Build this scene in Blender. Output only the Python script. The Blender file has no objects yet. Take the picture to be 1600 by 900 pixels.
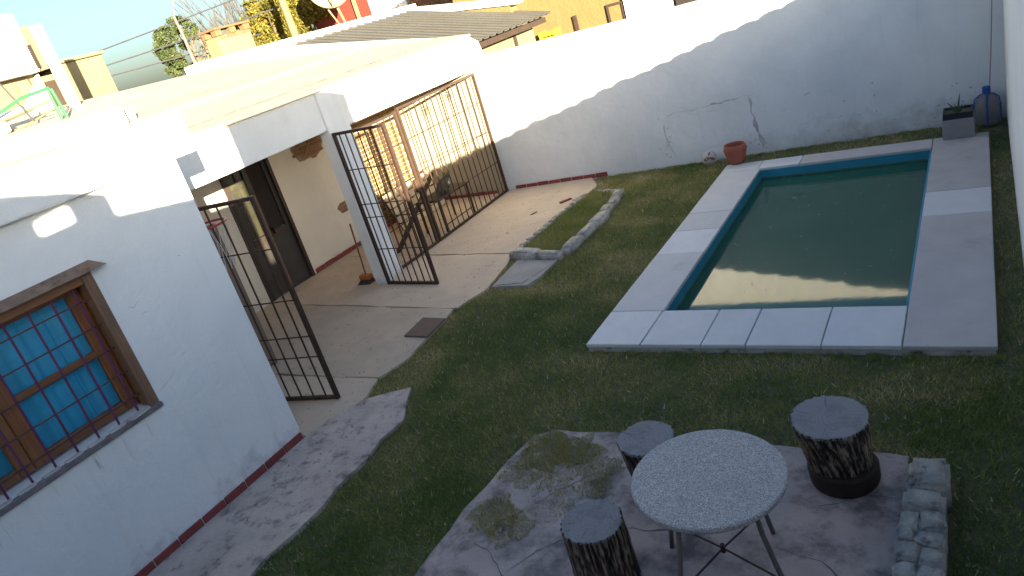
import bpy, bmesh, math, random
import numpy as np
from mathutils import Vector, Matrix, noise as mnoise

random.seed(7)
rng = np.random.default_rng(7)
SC = bpy.context.scene
COL = SC.collection

# ------------------------------------------------------------------ camera
cam_d = bpy.data.cameras.new('camera')
cam = bpy.data.objects.new('camera', cam_d)
COL.objects.link(cam)
CR = (0.834859413, 0.476704860, -0.275249409)
CD = (-0.036634139, -0.450807448, -0.891869152)
CF = (-0.549242843, 0.754668882, -0.358897169)
cam.matrix_world = Matrix(((CR[0], -CD[0], -CF[0], 0), (CR[1], -CD[1], -CF[1], 0), (CR[2], -CD[2], -CF[2], 3.25), (0, 0, 0, 1)))
cam_d.sensor_width = 36
cam_d.lens = 1149.59 / 1600 * 36
cam_d.clip_start = 0.05
cam_d.clip_end = 3000
SC.camera = cam

# ------------------------------------------------------------------ light
SUN_DIR = Vector((-1.0, 0.71, -0.215)).normalized()
world = bpy.data.worlds.new('World')
SC.world = world
world.use_nodes = True
wn = world.node_tree.nodes
bg = wn['Background']
sky = wn.new('ShaderNodeTexSky')
sky.sky_type = 'NISHITA'
sky.sun_disc = False
sky.sun_elevation = math.asin(-SUN_DIR.z)
sky.sun_rotation = math.atan2(-SUN_DIR.x, -SUN_DIR.y)
sky.air_density = 1.0
sky.dust_density = 2.6
sky.ozone_density = 3.2
world.node_tree.links.new(sky.outputs[0], bg.inputs[0])
bg.inputs[1].default_value = 0.054
sun_d = bpy.data.lights.new('sun', 'SUN')
sun_d.energy = 5.0
sun_d.angle = math.radians(0.5)
sun_d.color = (1.0, 0.87, 0.63)
sun = bpy.data.objects.new('sun', sun_d)
COL.objects.link(sun)
sun.location = (12, -9, 9)
sun.rotation_euler = SUN_DIR.to_track_quat('-Z', 'Y').to_euler()
SC.view_settings.view_transform = 'Standard'
SC.view_settings.look = 'None'
SC.view_settings.gamma = 1
SC.view_settings.exposure = 2.86

# ------------------------------------------------------------------ materials
def new_mat(name):
    m = bpy.data.materials.new(name)
    m.use_nodes = True
    nt = m.node_tree
    return m, nt, nt.nodes, nt.links, nt.nodes['Principled BSDF']

def N(ns, t, **kw):
    n = ns.new(t)
    for k, v in kw.items():
        if k in n.inputs: n.inputs[k].default_value = v
        else: setattr(n, k, v)
    return n

def rgba(c): return (c[0], c[1], c[2], 1)

def mixc(ns, ln, fac, a, b):
    n = ns.new('ShaderNodeMix'); n.data_type = 'RGBA'
    if isinstance(fac, (int, float)): n.inputs[0].default_value = fac
    else: ln.new(fac, n.inputs[0])
    for i, v in ((6, a), (7, b)):
        if isinstance(v, tuple): n.inputs[i].default_value = rgba(v)
        else: ln.new(v, n.inputs[i])
    return n.outputs[2]

def ramp(ns, ln, src, lo, hi, a=0.0, b=1.0):
    n = ns.new('ShaderNodeMapRange')
    n.inputs[1].default_value = lo; n.inputs[2].default_value = hi
    n.inputs[3].default_value = a; n.inputs[4].default_value = b
    ln.new(src, n.inputs[0]); return n.outputs[0]

def math_n(ns, ln, op, a, b):
    n = ns.new('ShaderNodeMath'); n.operation = op
    for i, v in ((0, a), (1, b)):
        if isinstance(v, (int, float)): n.inputs[i].default_value = v
        else: ln.new(v, n.inputs[i])
    return n.outputs[0]

def noise(ns, ln, vec, scale, detail=6, rough=0.6):
    n = ns.new('ShaderNodeTexNoise')
    n.inputs['Scale'].default_value = scale; n.inputs['Detail'].default_value = detail
    n.inputs['Roughness'].default_value = rough
    ln.new(vec, n.inputs['Vector']); return n.outputs['Fac']

def pos(ns): return ns.new('ShaderNodeNewGeometry').outputs['Position']

def bump(ns, ln, b, h, strength, dist=0.02):
    n = ns.new('ShaderNodeBump')
    n.inputs['Strength'].default_value = strength; n.inputs['Distance'].default_value = dist
    ln.new(h, n.inputs['Height']); ln.new(n.outputs[0], b.inputs['Normal'])

def surf(name, c1, c2, scale=6.0, rough=0.8, bs=0.3, bscale=40, bdist=0.01, metal=0.0, c3=None, c3scale=2.0, c3lo=0.55, c3hi=0.7, spec=0.3):
    """mottled surface: two tones by noise, an optional third as blotches, fine relief"""
    m, nt, ns, ln, b = new_mat(name)
    p = pos(ns)
    col = mixc(ns, ln, ramp(ns, ln, noise(ns, ln, p, scale), 0.3, 0.7), c1, c2)
    if c3:
        col = mixc(ns, ln, ramp(ns, ln, noise(ns, ln, p, c3scale, 8, 0.7), c3lo, c3hi), col, c3)
    oi = ns.new('ShaderNodeObjectInfo')
    hv = ns.new('ShaderNodeHueSaturation'); ln.new(ramp(ns, ln, oi.outputs['Random'], 0, 1, 0.88, 1.12), hv.inputs['Value']); ln.new(col, hv.inputs['Color']); col = hv.outputs[0]
    ln.new(col, b.inputs['Base Color'])
    b.inputs['Roughness'].default_value = rough
    b.inputs['Metallic'].default_value = metal
    b.inputs['Specular IOR Level'].default_value = spec
    if bs: bump(ns, ln, b, noise(ns, ln, p, bscale, 5), bs, bdist)
    return m

def stucco(name, base, tint, dirt=(0.20, 0.20, 0.17), dirt_h=0.30, amount=1.0, xfade=None):
    """whitewashed render: patchy paint, trowel relief, damp at the foot, scattered flaking specks"""
    m, nt, ns, ln, b = new_mat(name)
    p = pos(ns)
    col = mixc(ns, ln, ramp(ns, ln, noise(ns, ln, p, 1.3, 6), 0.35, 0.7), base, tint)
    n2 = noise(ns, ln, p, 5.5, 9, 0.75)
    col = mixc(ns, ln, ramp(ns, ln, n2, 0.66, 0.78, 0, 0.30 * amount), col, (0.33, 0.32, 0.31))
    nb = noise(ns, ln, p, 26, 4, 0.6)
    spots = math_n(ns, ln, 'MULTIPLY', ramp(ns, ln, nb, 0.70, 0.76, 0, 0.5 * amount), ramp(ns, ln, noise(ns, ln, p, 2.1, 4), 0.5, 0.62))
    col = mixc(ns, ln, spots, col, (0.22, 0.20, 0.20))
    sep = ns.new('ShaderNodeSeparateXYZ'); ln.new(p, sep.inputs[0])
    # damp: height mask broken up by noise
    hn = math_n(ns, ln, 'ADD', sep.outputs[2], math_n(ns, ln, 'MULTIPLY', math_n(ns, ln, 'SUBTRACT', noise(ns, ln, p, 3.4, 8, 0.7), 0.5), -1.1))
    if dirt_h > 0:
        damp = ramp(ns, ln, hn, dirt_h, -0.12, 0, 0.7)
        if xfade:
            damp = math_n(ns, ln, 'MULTIPLY', damp, ramp(ns, ln, sep.outputs[0], xfade[0], xfade[1], 0.12, 1.0))
        col = mixc(ns, ln, damp, col, dirt)
    # vertical streaks
    mp = ns.new('ShaderNodeMapping'); mp.inputs['Scale'].default_value = (5, 5, 0.35); ln.new(p, mp.inputs[0])
    st = ramp(ns, ln, noise(ns, ln, mp.outputs[0], 1.6, 5, 0.6), 0.58, 0.78, 0, 0.16 * amount)
    col = mixc(ns, ln, st, col, (0.36, 0.36, 0.35))
    ln.new(col, b.inputs['Base Color'])
    b.inputs['Roughness'].default_value = 0.9
    b.inputs['Specular IOR Level'].default_value = 0.15
    h = math_n(ns, ln, 'ADD', noise(ns, ln, p, 9, 6), math_n(ns, ln, 'MULTIPLY', noise(ns, ln, p, 70, 3), 0.22))
    h = math_n(ns, ln, 'ADD', h, math_n(ns, ln, 'MULTIPLY', noise(ns, ln, p, 2.6, 4), 1.6))
    bump(ns, ln, b, h, 0.6, 0.02)
    return m

M = {}
M['white'] = stucco('white_render', (0.74, 0.74, 0.73), (0.68, 0.69, 0.68), dirt_h=0.24)
M['white_old'] = stucco('old_white_render', (0.72, 0.72, 0.71), (0.62, 0.63, 0.63), amount=1.1, dirt_h=0.40, xfade=(-3.6, -1.6))
M['fascia'] = stucco('fascia_paint', (0.74, 0.74, 0.73), (0.66, 0.66, 0.64), amount=1.2, dirt_h=-3)
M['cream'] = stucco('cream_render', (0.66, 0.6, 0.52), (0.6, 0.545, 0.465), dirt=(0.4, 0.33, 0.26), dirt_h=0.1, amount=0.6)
M['ochre'] = stucco('ochre_render', (0.16, 0.122, 0.052), (0.14, 0.105, 0.044), dirt_h=-3, amount=0.5)
M['beige'] = stucco('beige_render', (0.19, 0.16, 0.095), (0.165, 0.135, 0.08), dirt_h=-3, amount=0.8)
M['red_wall'] = stucco('red_paint', (0.17, 0.036, 0.026), (0.15, 0.032, 0.022), dirt_h=-3, amount=0.4)
M['roof_cream'] = surf('cream_roof_membrane', (0.37, 0.345, 0.285), (0.33, 0.31, 0.25), 1.4, 0.85, 0.3, 12, c3=(0.27, 0.24, 0.18), c3scale=1.1, c3lo=0.62, c3hi=0.8)
M['roof_yellow'] = surf('yellowed_roof_membrane', (0.42, 0.385, 0.285), (0.37, 0.34, 0.25), 2, 0.85, 0.3, 14)
M['patio'] = surf('patio_cement', (0.54, 0.43, 0.325), (0.44, 0.35, 0.265), 2.2, 0.85, 0.35, 50, 0.006, c3=(0.17, 0.13, 0.10), c3scale=14, c3lo=0.60, c3hi=0.72)
M['joint'] = surf('joint_dirt', (0.07, 0.06, 0.05), (0.10, 0.085, 0.07), 20, 0.95, 0.5)
M['path'] = surf('worn_cement', (0.54, 0.445, 0.39), (0.37, 0.305, 0.27), 3.5, 0.9, 0.8, 28, 0.02, c3=(0.15, 0.135, 0.125), c3scale=7, c3lo=0.53, c3hi=0.68)
M['pad'] = surf('cracked_cement', (0.43, 0.345, 0.31), (0.3, 0.24, 0.22), 2.4, 0.9, 0.6, 24, 0.015, c3=(0.125, 0.105, 0.10), c3scale=2.7, c3lo=0.47, c3hi=0.64)
M['crack'] = surf('crack_shadow_dirt', (0.1, 0.09, 0.085), (0.14, 0.125, 0.12), 30, 1.0, 0)
M['wallcrack'] = surf('wall_crack_dirt', (0.38, 0.37, 0.37), (0.5, 0.49, 0.49), 30, 1.0, 0)
M['soil'] = surf('lawn_soil', (0.16, 0.13, 0.07), (0.12, 0.115, 0.05), 5, 1.0, 0.6, 30, 0.02)
M['land'] = surf('land', (0.12, 0.11, 0.08), (0.09, 0.09, 0.06), 0.05, 1.0, 0)
M['tile_white'] = surf('white_coping_slab', (0.60, 0.58, 0.57), (0.54, 0.52, 0.51), 5, 0.6, 0.12, 60, 0.004, c3=(0.42, 0.39, 0.37), c3scale=3, c3lo=0.6, c3hi=0.8)
M['tile_grey'] = surf('grey_coping_slab', (0.47, 0.43, 0.41), (0.40, 0.36, 0.345), 3, 0.75, 0.3, 60, 0.006, c3=(0.30, 0.26, 0.25), c3scale=2.2, c3lo=0.58, c3hi=0.8)
M['coping_side'] = surf('coping_side_cement', (0.55, 0.52, 0.48), (0.4, 0.38, 0.34), 9, 0.9, 0.8, 30, 0.02, c3=(0.10, 0.10, 0.07), c3scale=8, c3lo=0.55, c3hi=0.7)
M['teal'] = surf('teal_pool_paint', (0.028, 0.23, 0.31), (0.022, 0.19, 0.265), 3, 0.5, 0.15, 20)
M['brick_red'] = surf('red_skirting_tile', (0.25, 0.055, 0.05), (0.18, 0.045, 0.04), 9, 0.7, 0.3, 40, 0.005)
M['bare_brick'] = surf('bare_brick', (0.25, 0.125, 0.06), (0.19, 0.09, 0.045), 14, 0.95, 0.5, 50)
M['mortar'] = surf('mortar', (0.24, 0.18, 0.12), (0.19, 0.14, 0.095), 14, 0.95, 0.5, 50)
M['iron'] = surf('rusty_dark_iron', (0.035, 0.024, 0.020), (0.075, 0.038, 0.026), 18, 0.6, 0.2, 80, 0.003, metal=0.3)
M['iron_brown'] = surf('brown_iron', (0.055, 0.032, 0.02), (0.04, 0.024, 0.016), 12, 0.6, 0.2, 80, 0.003)
M['bar_purple'] = surf('purple_painted_bar', (0.13, 0.03, 0.11), (0.09, 0.025, 0.07), 14, 0.5, 0.1)
M['bar_dark'] = surf('brown_painted_bar', (0.10, 0.05, 0.05), (0.06, 0.035, 0.035), 14, 0.5, 0.1)
M['curtain'] = surf('blue_curtain', (0.05, 0.42, 0.66), (0.035, 0.33, 0.55), 3, 0.85, 0.1, 90)
M['door_dark'] = surf('dark_door_metal', (0.03, 0.028, 0.027), (0.05, 0.042, 0.038), 5, 0.5, 0.1)
M['door_brown'] = surf('brown_door_wood', (0.05, 0.032, 0.025), (0.035, 0.024, 0.02), 7, 0.6, 0.2)
M['board'] = surf('brown_board', (0.20, 0.14, 0.10), (0.16, 0.11, 0.08), 4, 0.7, 0.2)
M['plate'] = surf('brown_tile', (0.13, 0.08, 0.065), (0.10, 0.065, 0.055), 10, 0.6, 0.2)
M['stone'] = surf('weathered_stone', (0.48, 0.44, 0.38), (0.3, 0.275, 0.245), 11, 0.95, 0.9, 45, 0.02, c3=(0.12, 0.115, 0.105), c3scale=9, c3lo=0.55, c3hi=0.68)
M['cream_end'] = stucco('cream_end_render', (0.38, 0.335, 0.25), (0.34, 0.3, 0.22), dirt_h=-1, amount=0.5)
M['ochre_brick'] = surf('ochre_washed_brick', (0.20, 0.125, 0.048), (0.15, 0.085, 0.03), 5, 0.95, 0.5, 40, c3=(0.12, 0.05, 0.02), c3scale=3, c3lo=0.55, c3hi=0.7)
M['scum'] = surf('waterline_scum', (0.05, 0.10, 0.08), (0.08, 0.15, 0.12), 12, 0.8, 0)
M['drip'] = surf('rain_drip_stain', (0.58, 0.57, 0.55), (0.64, 0.63, 0.61), 20, 0.95, 0)
M['iron_tan'] = surf('worn_iron', (0.16, 0.14, 0.12), (0.11, 0.09, 0.075), 12, 0.6, 0.2, 80, 0.003)
M['terracotta_pale'] = surf('pale_terracotta', (0.19, 0.1, 0.05), (0.15, 0.08, 0.04), 9, 0.9, 0.3, 40)
M['slab_grey'] = surf('grey_paver', (0.36, 0.335, 0.31), (0.28, 0.26, 0.245), 4, 0.9, 0.4, 50, 0.006)
M['terracotta'] = surf('terracotta', (0.36, 0.11, 0.065), (0.29, 0.085, 0.055), 5, 0.75, 0.2, 60)
M['planter'] = surf('cement_planter', (0.25, 0.235, 0.235), (0.20, 0.185, 0.19), 7, 0.85, 0.3, 60)
M['black'] = surf('black_plastic', (0.02, 0.02, 0.022), (0.03, 0.03, 0.03), 5, 0.5, 0)
M['blue_plastic'] = surf('blue_plastic', (0.02, 0.07, 0.30), (0.02, 0.06, 0.25), 5, 0.4, 0)
M['red_plastic'] = surf('red_paint_metal', (0.40, 0.03, 0.04), (0.33, 0.025, 0.03), 5, 0.45, 0)
M['net'] = surf('white_cord', (0.6, 0.57, 0.55), (0.5, 0.48, 0.46), 5, 0.9, 0)
M['ball'] = surf('worn_white_leather', (0.55, 0.50, 0.44), (0.45, 0.40, 0.35), 9, 0.7, 0.1)
M['ball_red'] = surf('worn_red_leather', (0.20, 0.07, 0.05), (0.16, 0.06, 0.05), 9, 0.7, 0.1)
M['orange'] = surf('orange_plastic', (0.38, 0.13, 0.04), (0.30, 0.10, 0.03), 5, 0.5, 0)
M['bristle'] = surf('dark_bristle', (0.05, 0.035, 0.03), (0.08, 0.05, 0.035), 40, 0.9, 0.3)
M['stick'] = surf('broom_stick', (0.22, 0.10, 0.05), (0.16, 0.07, 0.04), 8, 0.6, 0)
M['pvc'] = surf('white_pvc', (0.78, 0.78, 0.76), (0.74, 0.74, 0.72), 5, 0.5, 0)
M['green_pipe'] = surf('green_pipe', (0.03, 0.16, 0.06), (0.025, 0.13, 0.05), 5, 0.5, 0)
M['corrug'] = surf('grey_corrugated_metal', (0.078, 0.074, 0.064), (0.064, 0.06, 0.052), 1.2, 0.6, 0.05, 20, metal=0.2)
M['dark'] = surf('dark_opening', (0.02, 0.016, 0.014), (0.03, 0.022, 0.02), 5, 0.9, 0)
M['dish'] = surf('dish_paint', (0.17, 0.155, 0.1), (0.15, 0.135, 0.09), 3, 0.5, 0)
M['cable'] = surf('black_cable', (0.03, 0.03, 0.035), (0.04, 0.04, 0.045), 4, 0.6, 0)
M['pole_wood'] = surf('pale_pole', (0.19, 0.15, 0.075), (0.16, 0.125, 0.06), 4, 0.8, 0.2)
M['lamp_pole'] = surf('pinkish_pole', (0.16, 0.11, 0.095), (0.14, 0.095, 0.08), 4, 0.6, 0)
M['trunk'] = surf('tree_bark', (0.20, 0.14, 0.09), (0.12, 0.085, 0.06), 6, 0.95, 0.6, 18)
M['twig'] = surf('bare_twigs', (0.07, 0.058, 0.052), (0.09, 0.075, 0.065), 4, 0.95, 0)
M['cat_fur'] = surf('tabby_fur', (0.045, 0.035, 0.028), (0.11, 0.085, 0.06), 28, 0.9, 0.4, 120)
M['cat_white'] = surf('white_fur', (0.6, 0.56, 0.5), (0.5, 0.46, 0.4), 20, 0.9, 0.4, 120)
M['pale_wood'] = surf('pale_planks', (0.58, 0.48, 0.34), (0.46, 0.38, 0.27), 5, 0.8, 0.3)
M['dark_wood'] = surf('dark_planks', (0.045, 0.028, 0.02), (0.032, 0.02, 0.015), 6, 0.8, 0.3)
M['peeled'] = surf('peeling_sill_paint', (0.55, 0.53, 0.50), (0.42, 0.38, 0.36), 16, 0.9, 0.5, 50)
M['sillwood'] = surf('grey_weathered_sill', (0.19, 0.165, 0.165), (0.12, 0.10, 0.105), 14, 0.9, 0.5, 60)
M['ledge'] = surf('weathered_ledge', (0.27, 0.185, 0.135), (0.17, 0.115, 0.085), 9, 0.9, 0.5, 40, c3=(0.08, 0.065, 0.05), c3scale=8, c3lo=0.55, c3hi=0.7)
M['aloe'] = surf('aloe_green', (0.06, 0.10, 0.05), (0.05, 0.08, 0.045), 8, 0.6, 0)
M['yellow'] = surf('yellow_plastic', (0.75, 0.52, 0.03), (0.68, 0.46, 0.03), 5, 0.5, 0)
M['dry_leaf'] = surf('dry_leaf', (0.24, 0.13, 0.06), (0.16, 0.08, 0.05), 30, 0.9, 0)

def wood_mat(name, c1, c2, vec_scale):
    m, nt, ns, ln, b = new_mat(name)
    mp = ns.new('ShaderNodeMapping'); mp.inputs['Scale'].default_value = vec_scale
    ln.new(pos(ns), mp.inputs[0])
    f = noise(ns, ln, mp.outputs[0], 3.0, 6, 0.65)
    ln.new(mixc(ns, ln, ramp(ns, ln, f, 0.3, 0.7), c1, c2), b.inputs['Base Color'])
    b.inputs['Roughness'].default_value = 0.5
    bump(ns, ln, b, f, 0.2, 0.005)
    return m
M['wood'] = wood_mat('varnished_window_wood', (0.27, 0.105, 0.035), (0.135, 0.05, 0.02), (14, 14, 1.2))
M['wood_h'] = wood_mat('varnished_rail_wood', (0.25, 0.10, 0.035), (0.14, 0.055, 0.022), (14, 1.2, 14))
M['wood_old'] = wood_mat('weathered_jamb_wood', (0.22, 0.12, 0.065), (0.12, 0.065, 0.04), (14, 14, 1.2))

def glass_mat():
    m, nt, ns, ln, b = new_mat('window_glass')
    tr = ns.new('ShaderNodeBsdfTransparent'); gl = ns.new('ShaderNodeBsdfGlossy'); gl.inputs['Roughness'].default_value = 0.03
    fr = ns.new('ShaderNodeFresnel'); fr.inputs['IOR'].default_value = 1.35
    mx = ns.new('ShaderNodeMixShader')
    ln.new(fr.outputs[0], mx.inputs[0]); ln.new(tr.outputs[0], mx.inputs[1]); ln.new(gl.outputs[0], mx.inputs[2])
    ln.new(mx.outputs[0], ns['Material Output'].inputs[0])
    return m
M['glass'] = glass_mat()

def door_glass():
    m, nt, ns, ln, b = new_mat('frosted_door_glass')
    p = pos(ns)
    ln.new(mixc(ns, ln, ramp(ns, ln, noise(ns, ln, p, 4), 0.3, 0.7), (0.065, 0.062, 0.03), (0.03, 0.03, 0.022)), b.inputs['Base Color'])
    b.inputs['Roughness'].default_value = 0.2
    return m
M['door_glass'] = door_glass()

def jug_mat():
    m, nt, ns, ln, b = new_mat('cloudy_jug_plastic')
    b.inputs['Base Color'].default_value = (0.42, 0.43, 0.44, 1)
    b.inputs['Roughness'].default_value = 0.25
    b.inputs['Transmission Weight'].default_value = 0.75
    b.inputs['IOR'].default_value = 1.2
    return m
M['jug'] = jug_mat()

def water_mat():
    m, nt, ns, ln, b = new_mat('murky_green_water')
    p = pos(ns)
    c = mixc(ns, ln, ramp(ns, ln, noise(ns, ln, p, 0.9, 5), 0.35, 0.7), (0.018, 0.078, 0.05), (0.028, 0.09, 0.056))
    c = mixc(ns, ln, ramp(ns, ln, noise(ns, ln, p, 38, 3, 0.8), 0.72, 0.76, 0, 0.5), c, (0.10, 0.12, 0.06))
    ln.new(c, b.inputs['Base Color'])
    b.inputs['Roughness'].default_value = 0.045
    b.inputs['Specular Tint'].default_value = (1.0, 0.94, 0.72, 1)
    b.inputs['IOR'].default_value = 1.30
    b.inputs['Specular IOR Level'].default_value = 0.5
    bump(ns, ln, b, noise(ns, ln, p, 2.2, 3), 0.035, 0.02)
    return m
M['water'] = water_mat()

def terrazzo():
    m, nt, ns, ln, b = new_mat('terrazzo')
    p = pos(ns)
    v = ns.new('ShaderNodeTexVoronoi'); v.inputs['Scale'].default_value = 220; ln.new(p, v.inputs['Vector'])
    s = ns.new('ShaderNodeSeparateColor'); ln.new(v.outputs['Color'], s.inputs[0])
    c = mixc(ns, ln, ramp(ns, ln, s.outputs[0], 0.15, 0.9), (0.22, 0.19, 0.17), (0.60, 0.525, 0.47))
    c = mixc(ns, ln, ramp(ns, ln, noise(ns, ln, p, 5, 7, 0.7), 0.42, 0.75, 0, 0.6), c, (0.30, 0.28, 0.27))
    ln.new(c, b.inputs['Base Color'])
    b.inputs['Roughness'].default_value = 0.6
    bump(ns, ln, b, s.outputs[1], 0.15, 0.003)
    return m
M['terrazzo'] = terrazzo()

def attr_mat(name, stops, rough=0.9, trans=0.0):
    """colour from a per-vertex 'tone' value (0..1) through a ramp, patched by noise"""
    m, nt, ns, ln, b = new_mat(name)
    a = ns.new('ShaderNodeAttribute'); a.attribute_name = 'tone'
    r = ns.new('ShaderNodeValToRGB')
    els = r.color_ramp.elements
    els[0].position, els[0].color = stops[0][0], rgba(stops[0][1])
    els[1].position, els[1].color = stops[-1][0], rgba(stops[-1][1])
    for p_, c_ in stops[1:-1]:
        e = els.new(p_); e.color = rgba(c_)
    ln.new(a.outputs['Fac'], r.inputs[0])
    ln.new(r.outputs[0], b.inputs['Base Color'])
    b.inputs['Roughness'].default_value = rough
    b.inputs['Specular IOR Level'].default_value = 0.15
    if trans:
        t = ns.new('ShaderNodeBsdfTranslucent'); ln.new(r.outputs[0], t.inputs[0])
        mx = ns.new('ShaderNodeMixShader'); mx.inputs[0].default_value = trans
        ln.new(b.outputs[0], mx.inputs[1]); ln.new(t.outputs[0], mx.inputs[2])
        ln.new(mx.outputs[0], ns['Material Output'].inputs[0])
    return m
M['grass'] = attr_mat('grass_blade', [(0, (0.10, 0.16, 0.04)), (0.30, (0.205, 0.235, 0.065)), (0.58, (0.35, 0.315, 0.12)), (0.82, (0.49, 0.40, 0.20)), (1, (0.62, 0.53, 0.34))], 0.9, 0.25)
M['bark'] = attr_mat('furrowed_bark', [(0, (0.018, 0.012, 0.010)), (0.45, (0.06, 0.042, 0.032)), (0.75, (0.17, 0.125, 0.09)), (1, (0.27, 0.21, 0.155))])
M['leaf_yellow'] = attr_mat('yellow_green_leaves', [(0, (0.05, 0.055, 0.012)), (0.5, (0.15, 0.13, 0.024)), (1, (0.28, 0.22, 0.045))], 0.7, 0.3)
M['leaf_dark'] = attr_mat('dark_green_leaves', [(0, (0.03, 0.045, 0.015)), (0.5, (0.06, 0.08, 0.03)), (1, (0.12, 0.13, 0.06))], 0.7, 0.2)

def endgrain():
    m, nt, ns, ln, b = new_mat('grey_end_grain')
    tc = ns.new('ShaderNodeTexCoord')
    w = ns.new('ShaderNodeTexWave'); w.wave_type = 'RINGS'; w.rings_direction = 'Z'
    w.inputs['Scale'].default_value = 14; w.inputs['Distortion'].default_value = 6; w.inputs['Detail'].default_value = 3
    ln.new(tc.outputs['Object'], w.inputs['Vector'])
    p = pos(ns)
    c = mixc(ns, ln, w.outputs['Fac'], (0.225, 0.205, 0.20), (0.25, 0.23, 0.225))
    c = mixc(ns, ln, ramp(ns, ln, noise(ns, ln, p, 8, 7, 0.7), 0.48, 0.72, 0, 0.75), c, (0.12, 0.11, 0.11))
    c = mixc(ns, ln, ramp(ns, ln, noise(ns, ln, p, 30, 4, 0.7), 0.66, 0.74, 0, 0.6), c, (0.38, 0.37, 0.37))
    ln.new(c, b.inputs['Base Color'])
    b.inputs['Roughness'].default_value = 0.85
    bump(ns, ln, b, noise(ns, ln, p, 45, 4), 0.4, 0.006)
    return m
M['endgrain'] = endgrain()

# ------------------------------------------------------------------ helpers
def tag(o, label=None, cat=None, group=None, kind=None):
    if label: o['label'] = label
    if cat: o['category'] = cat
    if group: o['group'] = group
    if kind: o['kind'] = kind
    return o

def thing(name, label, cat, loc=(0, 0, 0), rz=0.0, group=None):
    o = bpy.data.objects.new(name, None)
    COL.objects.link(o)
    o.location = loc; o.rotation_euler = (0, 0, rz)
    o.empty_display_size = 0.2
    return tag(o, label, cat, group)

class MB:
    """collects boxes, tubes, lathes and sheets; build() links them as ONE mesh object"""
    def __init__(s): s.v = []; s.f = []
    def add(s, vs, fs):
        b = len(s.v); s.v += [tuple(v) for v in vs]; s.f += [tuple(i + b for i in f) for f in fs]; return s
    def box(s, x0, x1, y0, y1, z0, z1, mat4=None):
        vs = [Vector(p) for p in ((x0, y0, z0), (x1, y0, z0), (x1, y1, z0), (x0, y1, z0), (x0, y0, z1), (x1, y0, z1), (x1, y1, z1), (x0, y1, z1))]
        if mat4: vs = [mat4 @ v for v in vs]
        return s.add(vs, [(3, 2, 1, 0), (4, 5, 6, 7), (0, 1, 5, 4), (1, 2, 6, 5), (2, 3, 7, 6), (3, 0, 4, 7)])
    def prism(s, poly, z0, z1):
        n = len(poly)
        vs = [(p[0], p[1], z0) for p in poly] + [(p[0], p[1], z1) for p in poly]
        return s.add(vs, [tuple(range(n - 1, -1, -1)), tuple(range(n, 2 * n))] + [(i, (i + 1) % n, n + (i + 1) % n, n + i) for i in range(n)])
    def hexa(s, a, b):
        """two quads (lists of 4 points), joined"""
        return s.add(list(a) + list(b), [(3, 2, 1, 0), (4, 5, 6, 7), (0, 1, 5, 4), (1, 2, 6, 5), (2, 3, 7, 6), (3, 0, 4, 7)])
    def tube(s, pts, r, n=8, cap=True, square=False):
        pts = [Vector(p) for p in pts]; rs = r if isinstance(r, (list, tuple)) else [r] * len(pts)
        up = Vector((0, 0, 1)); vs = []; fs = []
        if square: n = 4
        for i, p in enumerate(pts):
            d = (pts[min(i + 1, len(pts) - 1)] - pts[max(i - 1, 0)]).normalized()
            a = d.cross(up if abs(d.z) < 0.95 else Vector((0, 1, 0))).normalized(); b = a.cross(d).normalized()
            for k in range(n):
                t = 2 * math.pi * (k + (0.5 if square else 0)) / n
                vs.append(p + (a * math.cos(t) + b * math.sin(t)) * rs[i] * (1.414 if square else 1))
        for i in range(len(pts) - 1):
            for k in range(n):
                fs.append((i * n + k, i * n + (k + 1) % n, (i + 1) * n + (k + 1) % n, (i + 1) * n + k))
        if cap:
            fs.append(tuple(range(n - 1, -1, -1))); fs.append(tuple((len(pts) - 1) * n + k for k in range(n)))
        return s.add(vs, fs)
    def lathe(s, prof, c=(0, 0, 0), n=40, close=True):
        vs = []; fs = []; m = len(prof)
        for r, z in prof:
            for k in range(n):
                t = 2 * math.pi * k / n
                vs.append((c[0] + r * math.cos(t), c[1] + r * math.sin(t), c[2] + z))
        for i in range(m - 1):
            for k in range(n):
                fs.append((i * n + k, i * n + (k + 1) % n, (i + 1) * n + (k + 1) % n, (i + 1) * n + k))
        if close:
            fs.append(tuple(range(n - 1, -1, -1))); fs.append(tuple((m - 1) * n + k for k in range(n)))
        return s.add(vs, fs)
    def build(s, name, mat, parent=None, local=False, bevel=0.0, smooth=False, seg=1, kind=None, rough=0.0, cuts=0):
        me = bpy.data.meshes.new(name)
        me.from_pydata(s.v, [], s.f)
        if bevel or rough or cuts:
            bm = bmesh.new(); bm.from_mesh(me)
            bmesh.ops.recalc_face_normals(bm, faces=bm.faces[:])
            if cuts:
                bmesh.ops.subdivide_edges(bm, edges=bm.edges[:], cuts=cuts, use_grid_fill=True)
            if bevel:
                es = [e for e in bm.edges if len(e.link_faces) == 2 and e.calc_face_angle(0) > 0.5]
                bmesh.ops.bevel(bm, geom=es, offset=bevel, segments=seg, affect='EDGES', profile=0.6)
            if rough:
                for v in bm.verts:
                    v.co += mnoise.noise_vector(v.co * 5.0) * rough
            bm.to_mesh(me); bm.free()
        else:
            bm = bmesh.new(); bm.from_mesh(me); bmesh.ops.recalc_face_normals(bm, faces=bm.faces[:]); bm.to_mesh(me); bm.free()
        me.materials.append(M[mat] if isinstance(mat, str) else mat)
        if smooth: me.polygons.foreach_set('use_smooth', [True] * len(me.polygons))
        o = bpy.data.objects.new(name, me); COL.objects.link(o)
        if parent is not None:
            o.parent = parent
            if not local: o.location = -parent.location if parent.parent is None else (0, 0, 0)
        if kind: o['kind'] = kind
        return o

def struct(name, mb, mat, **kw):
    o = mb.build(name, mat, **kw); o['kind'] = 'structure'; return o

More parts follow.
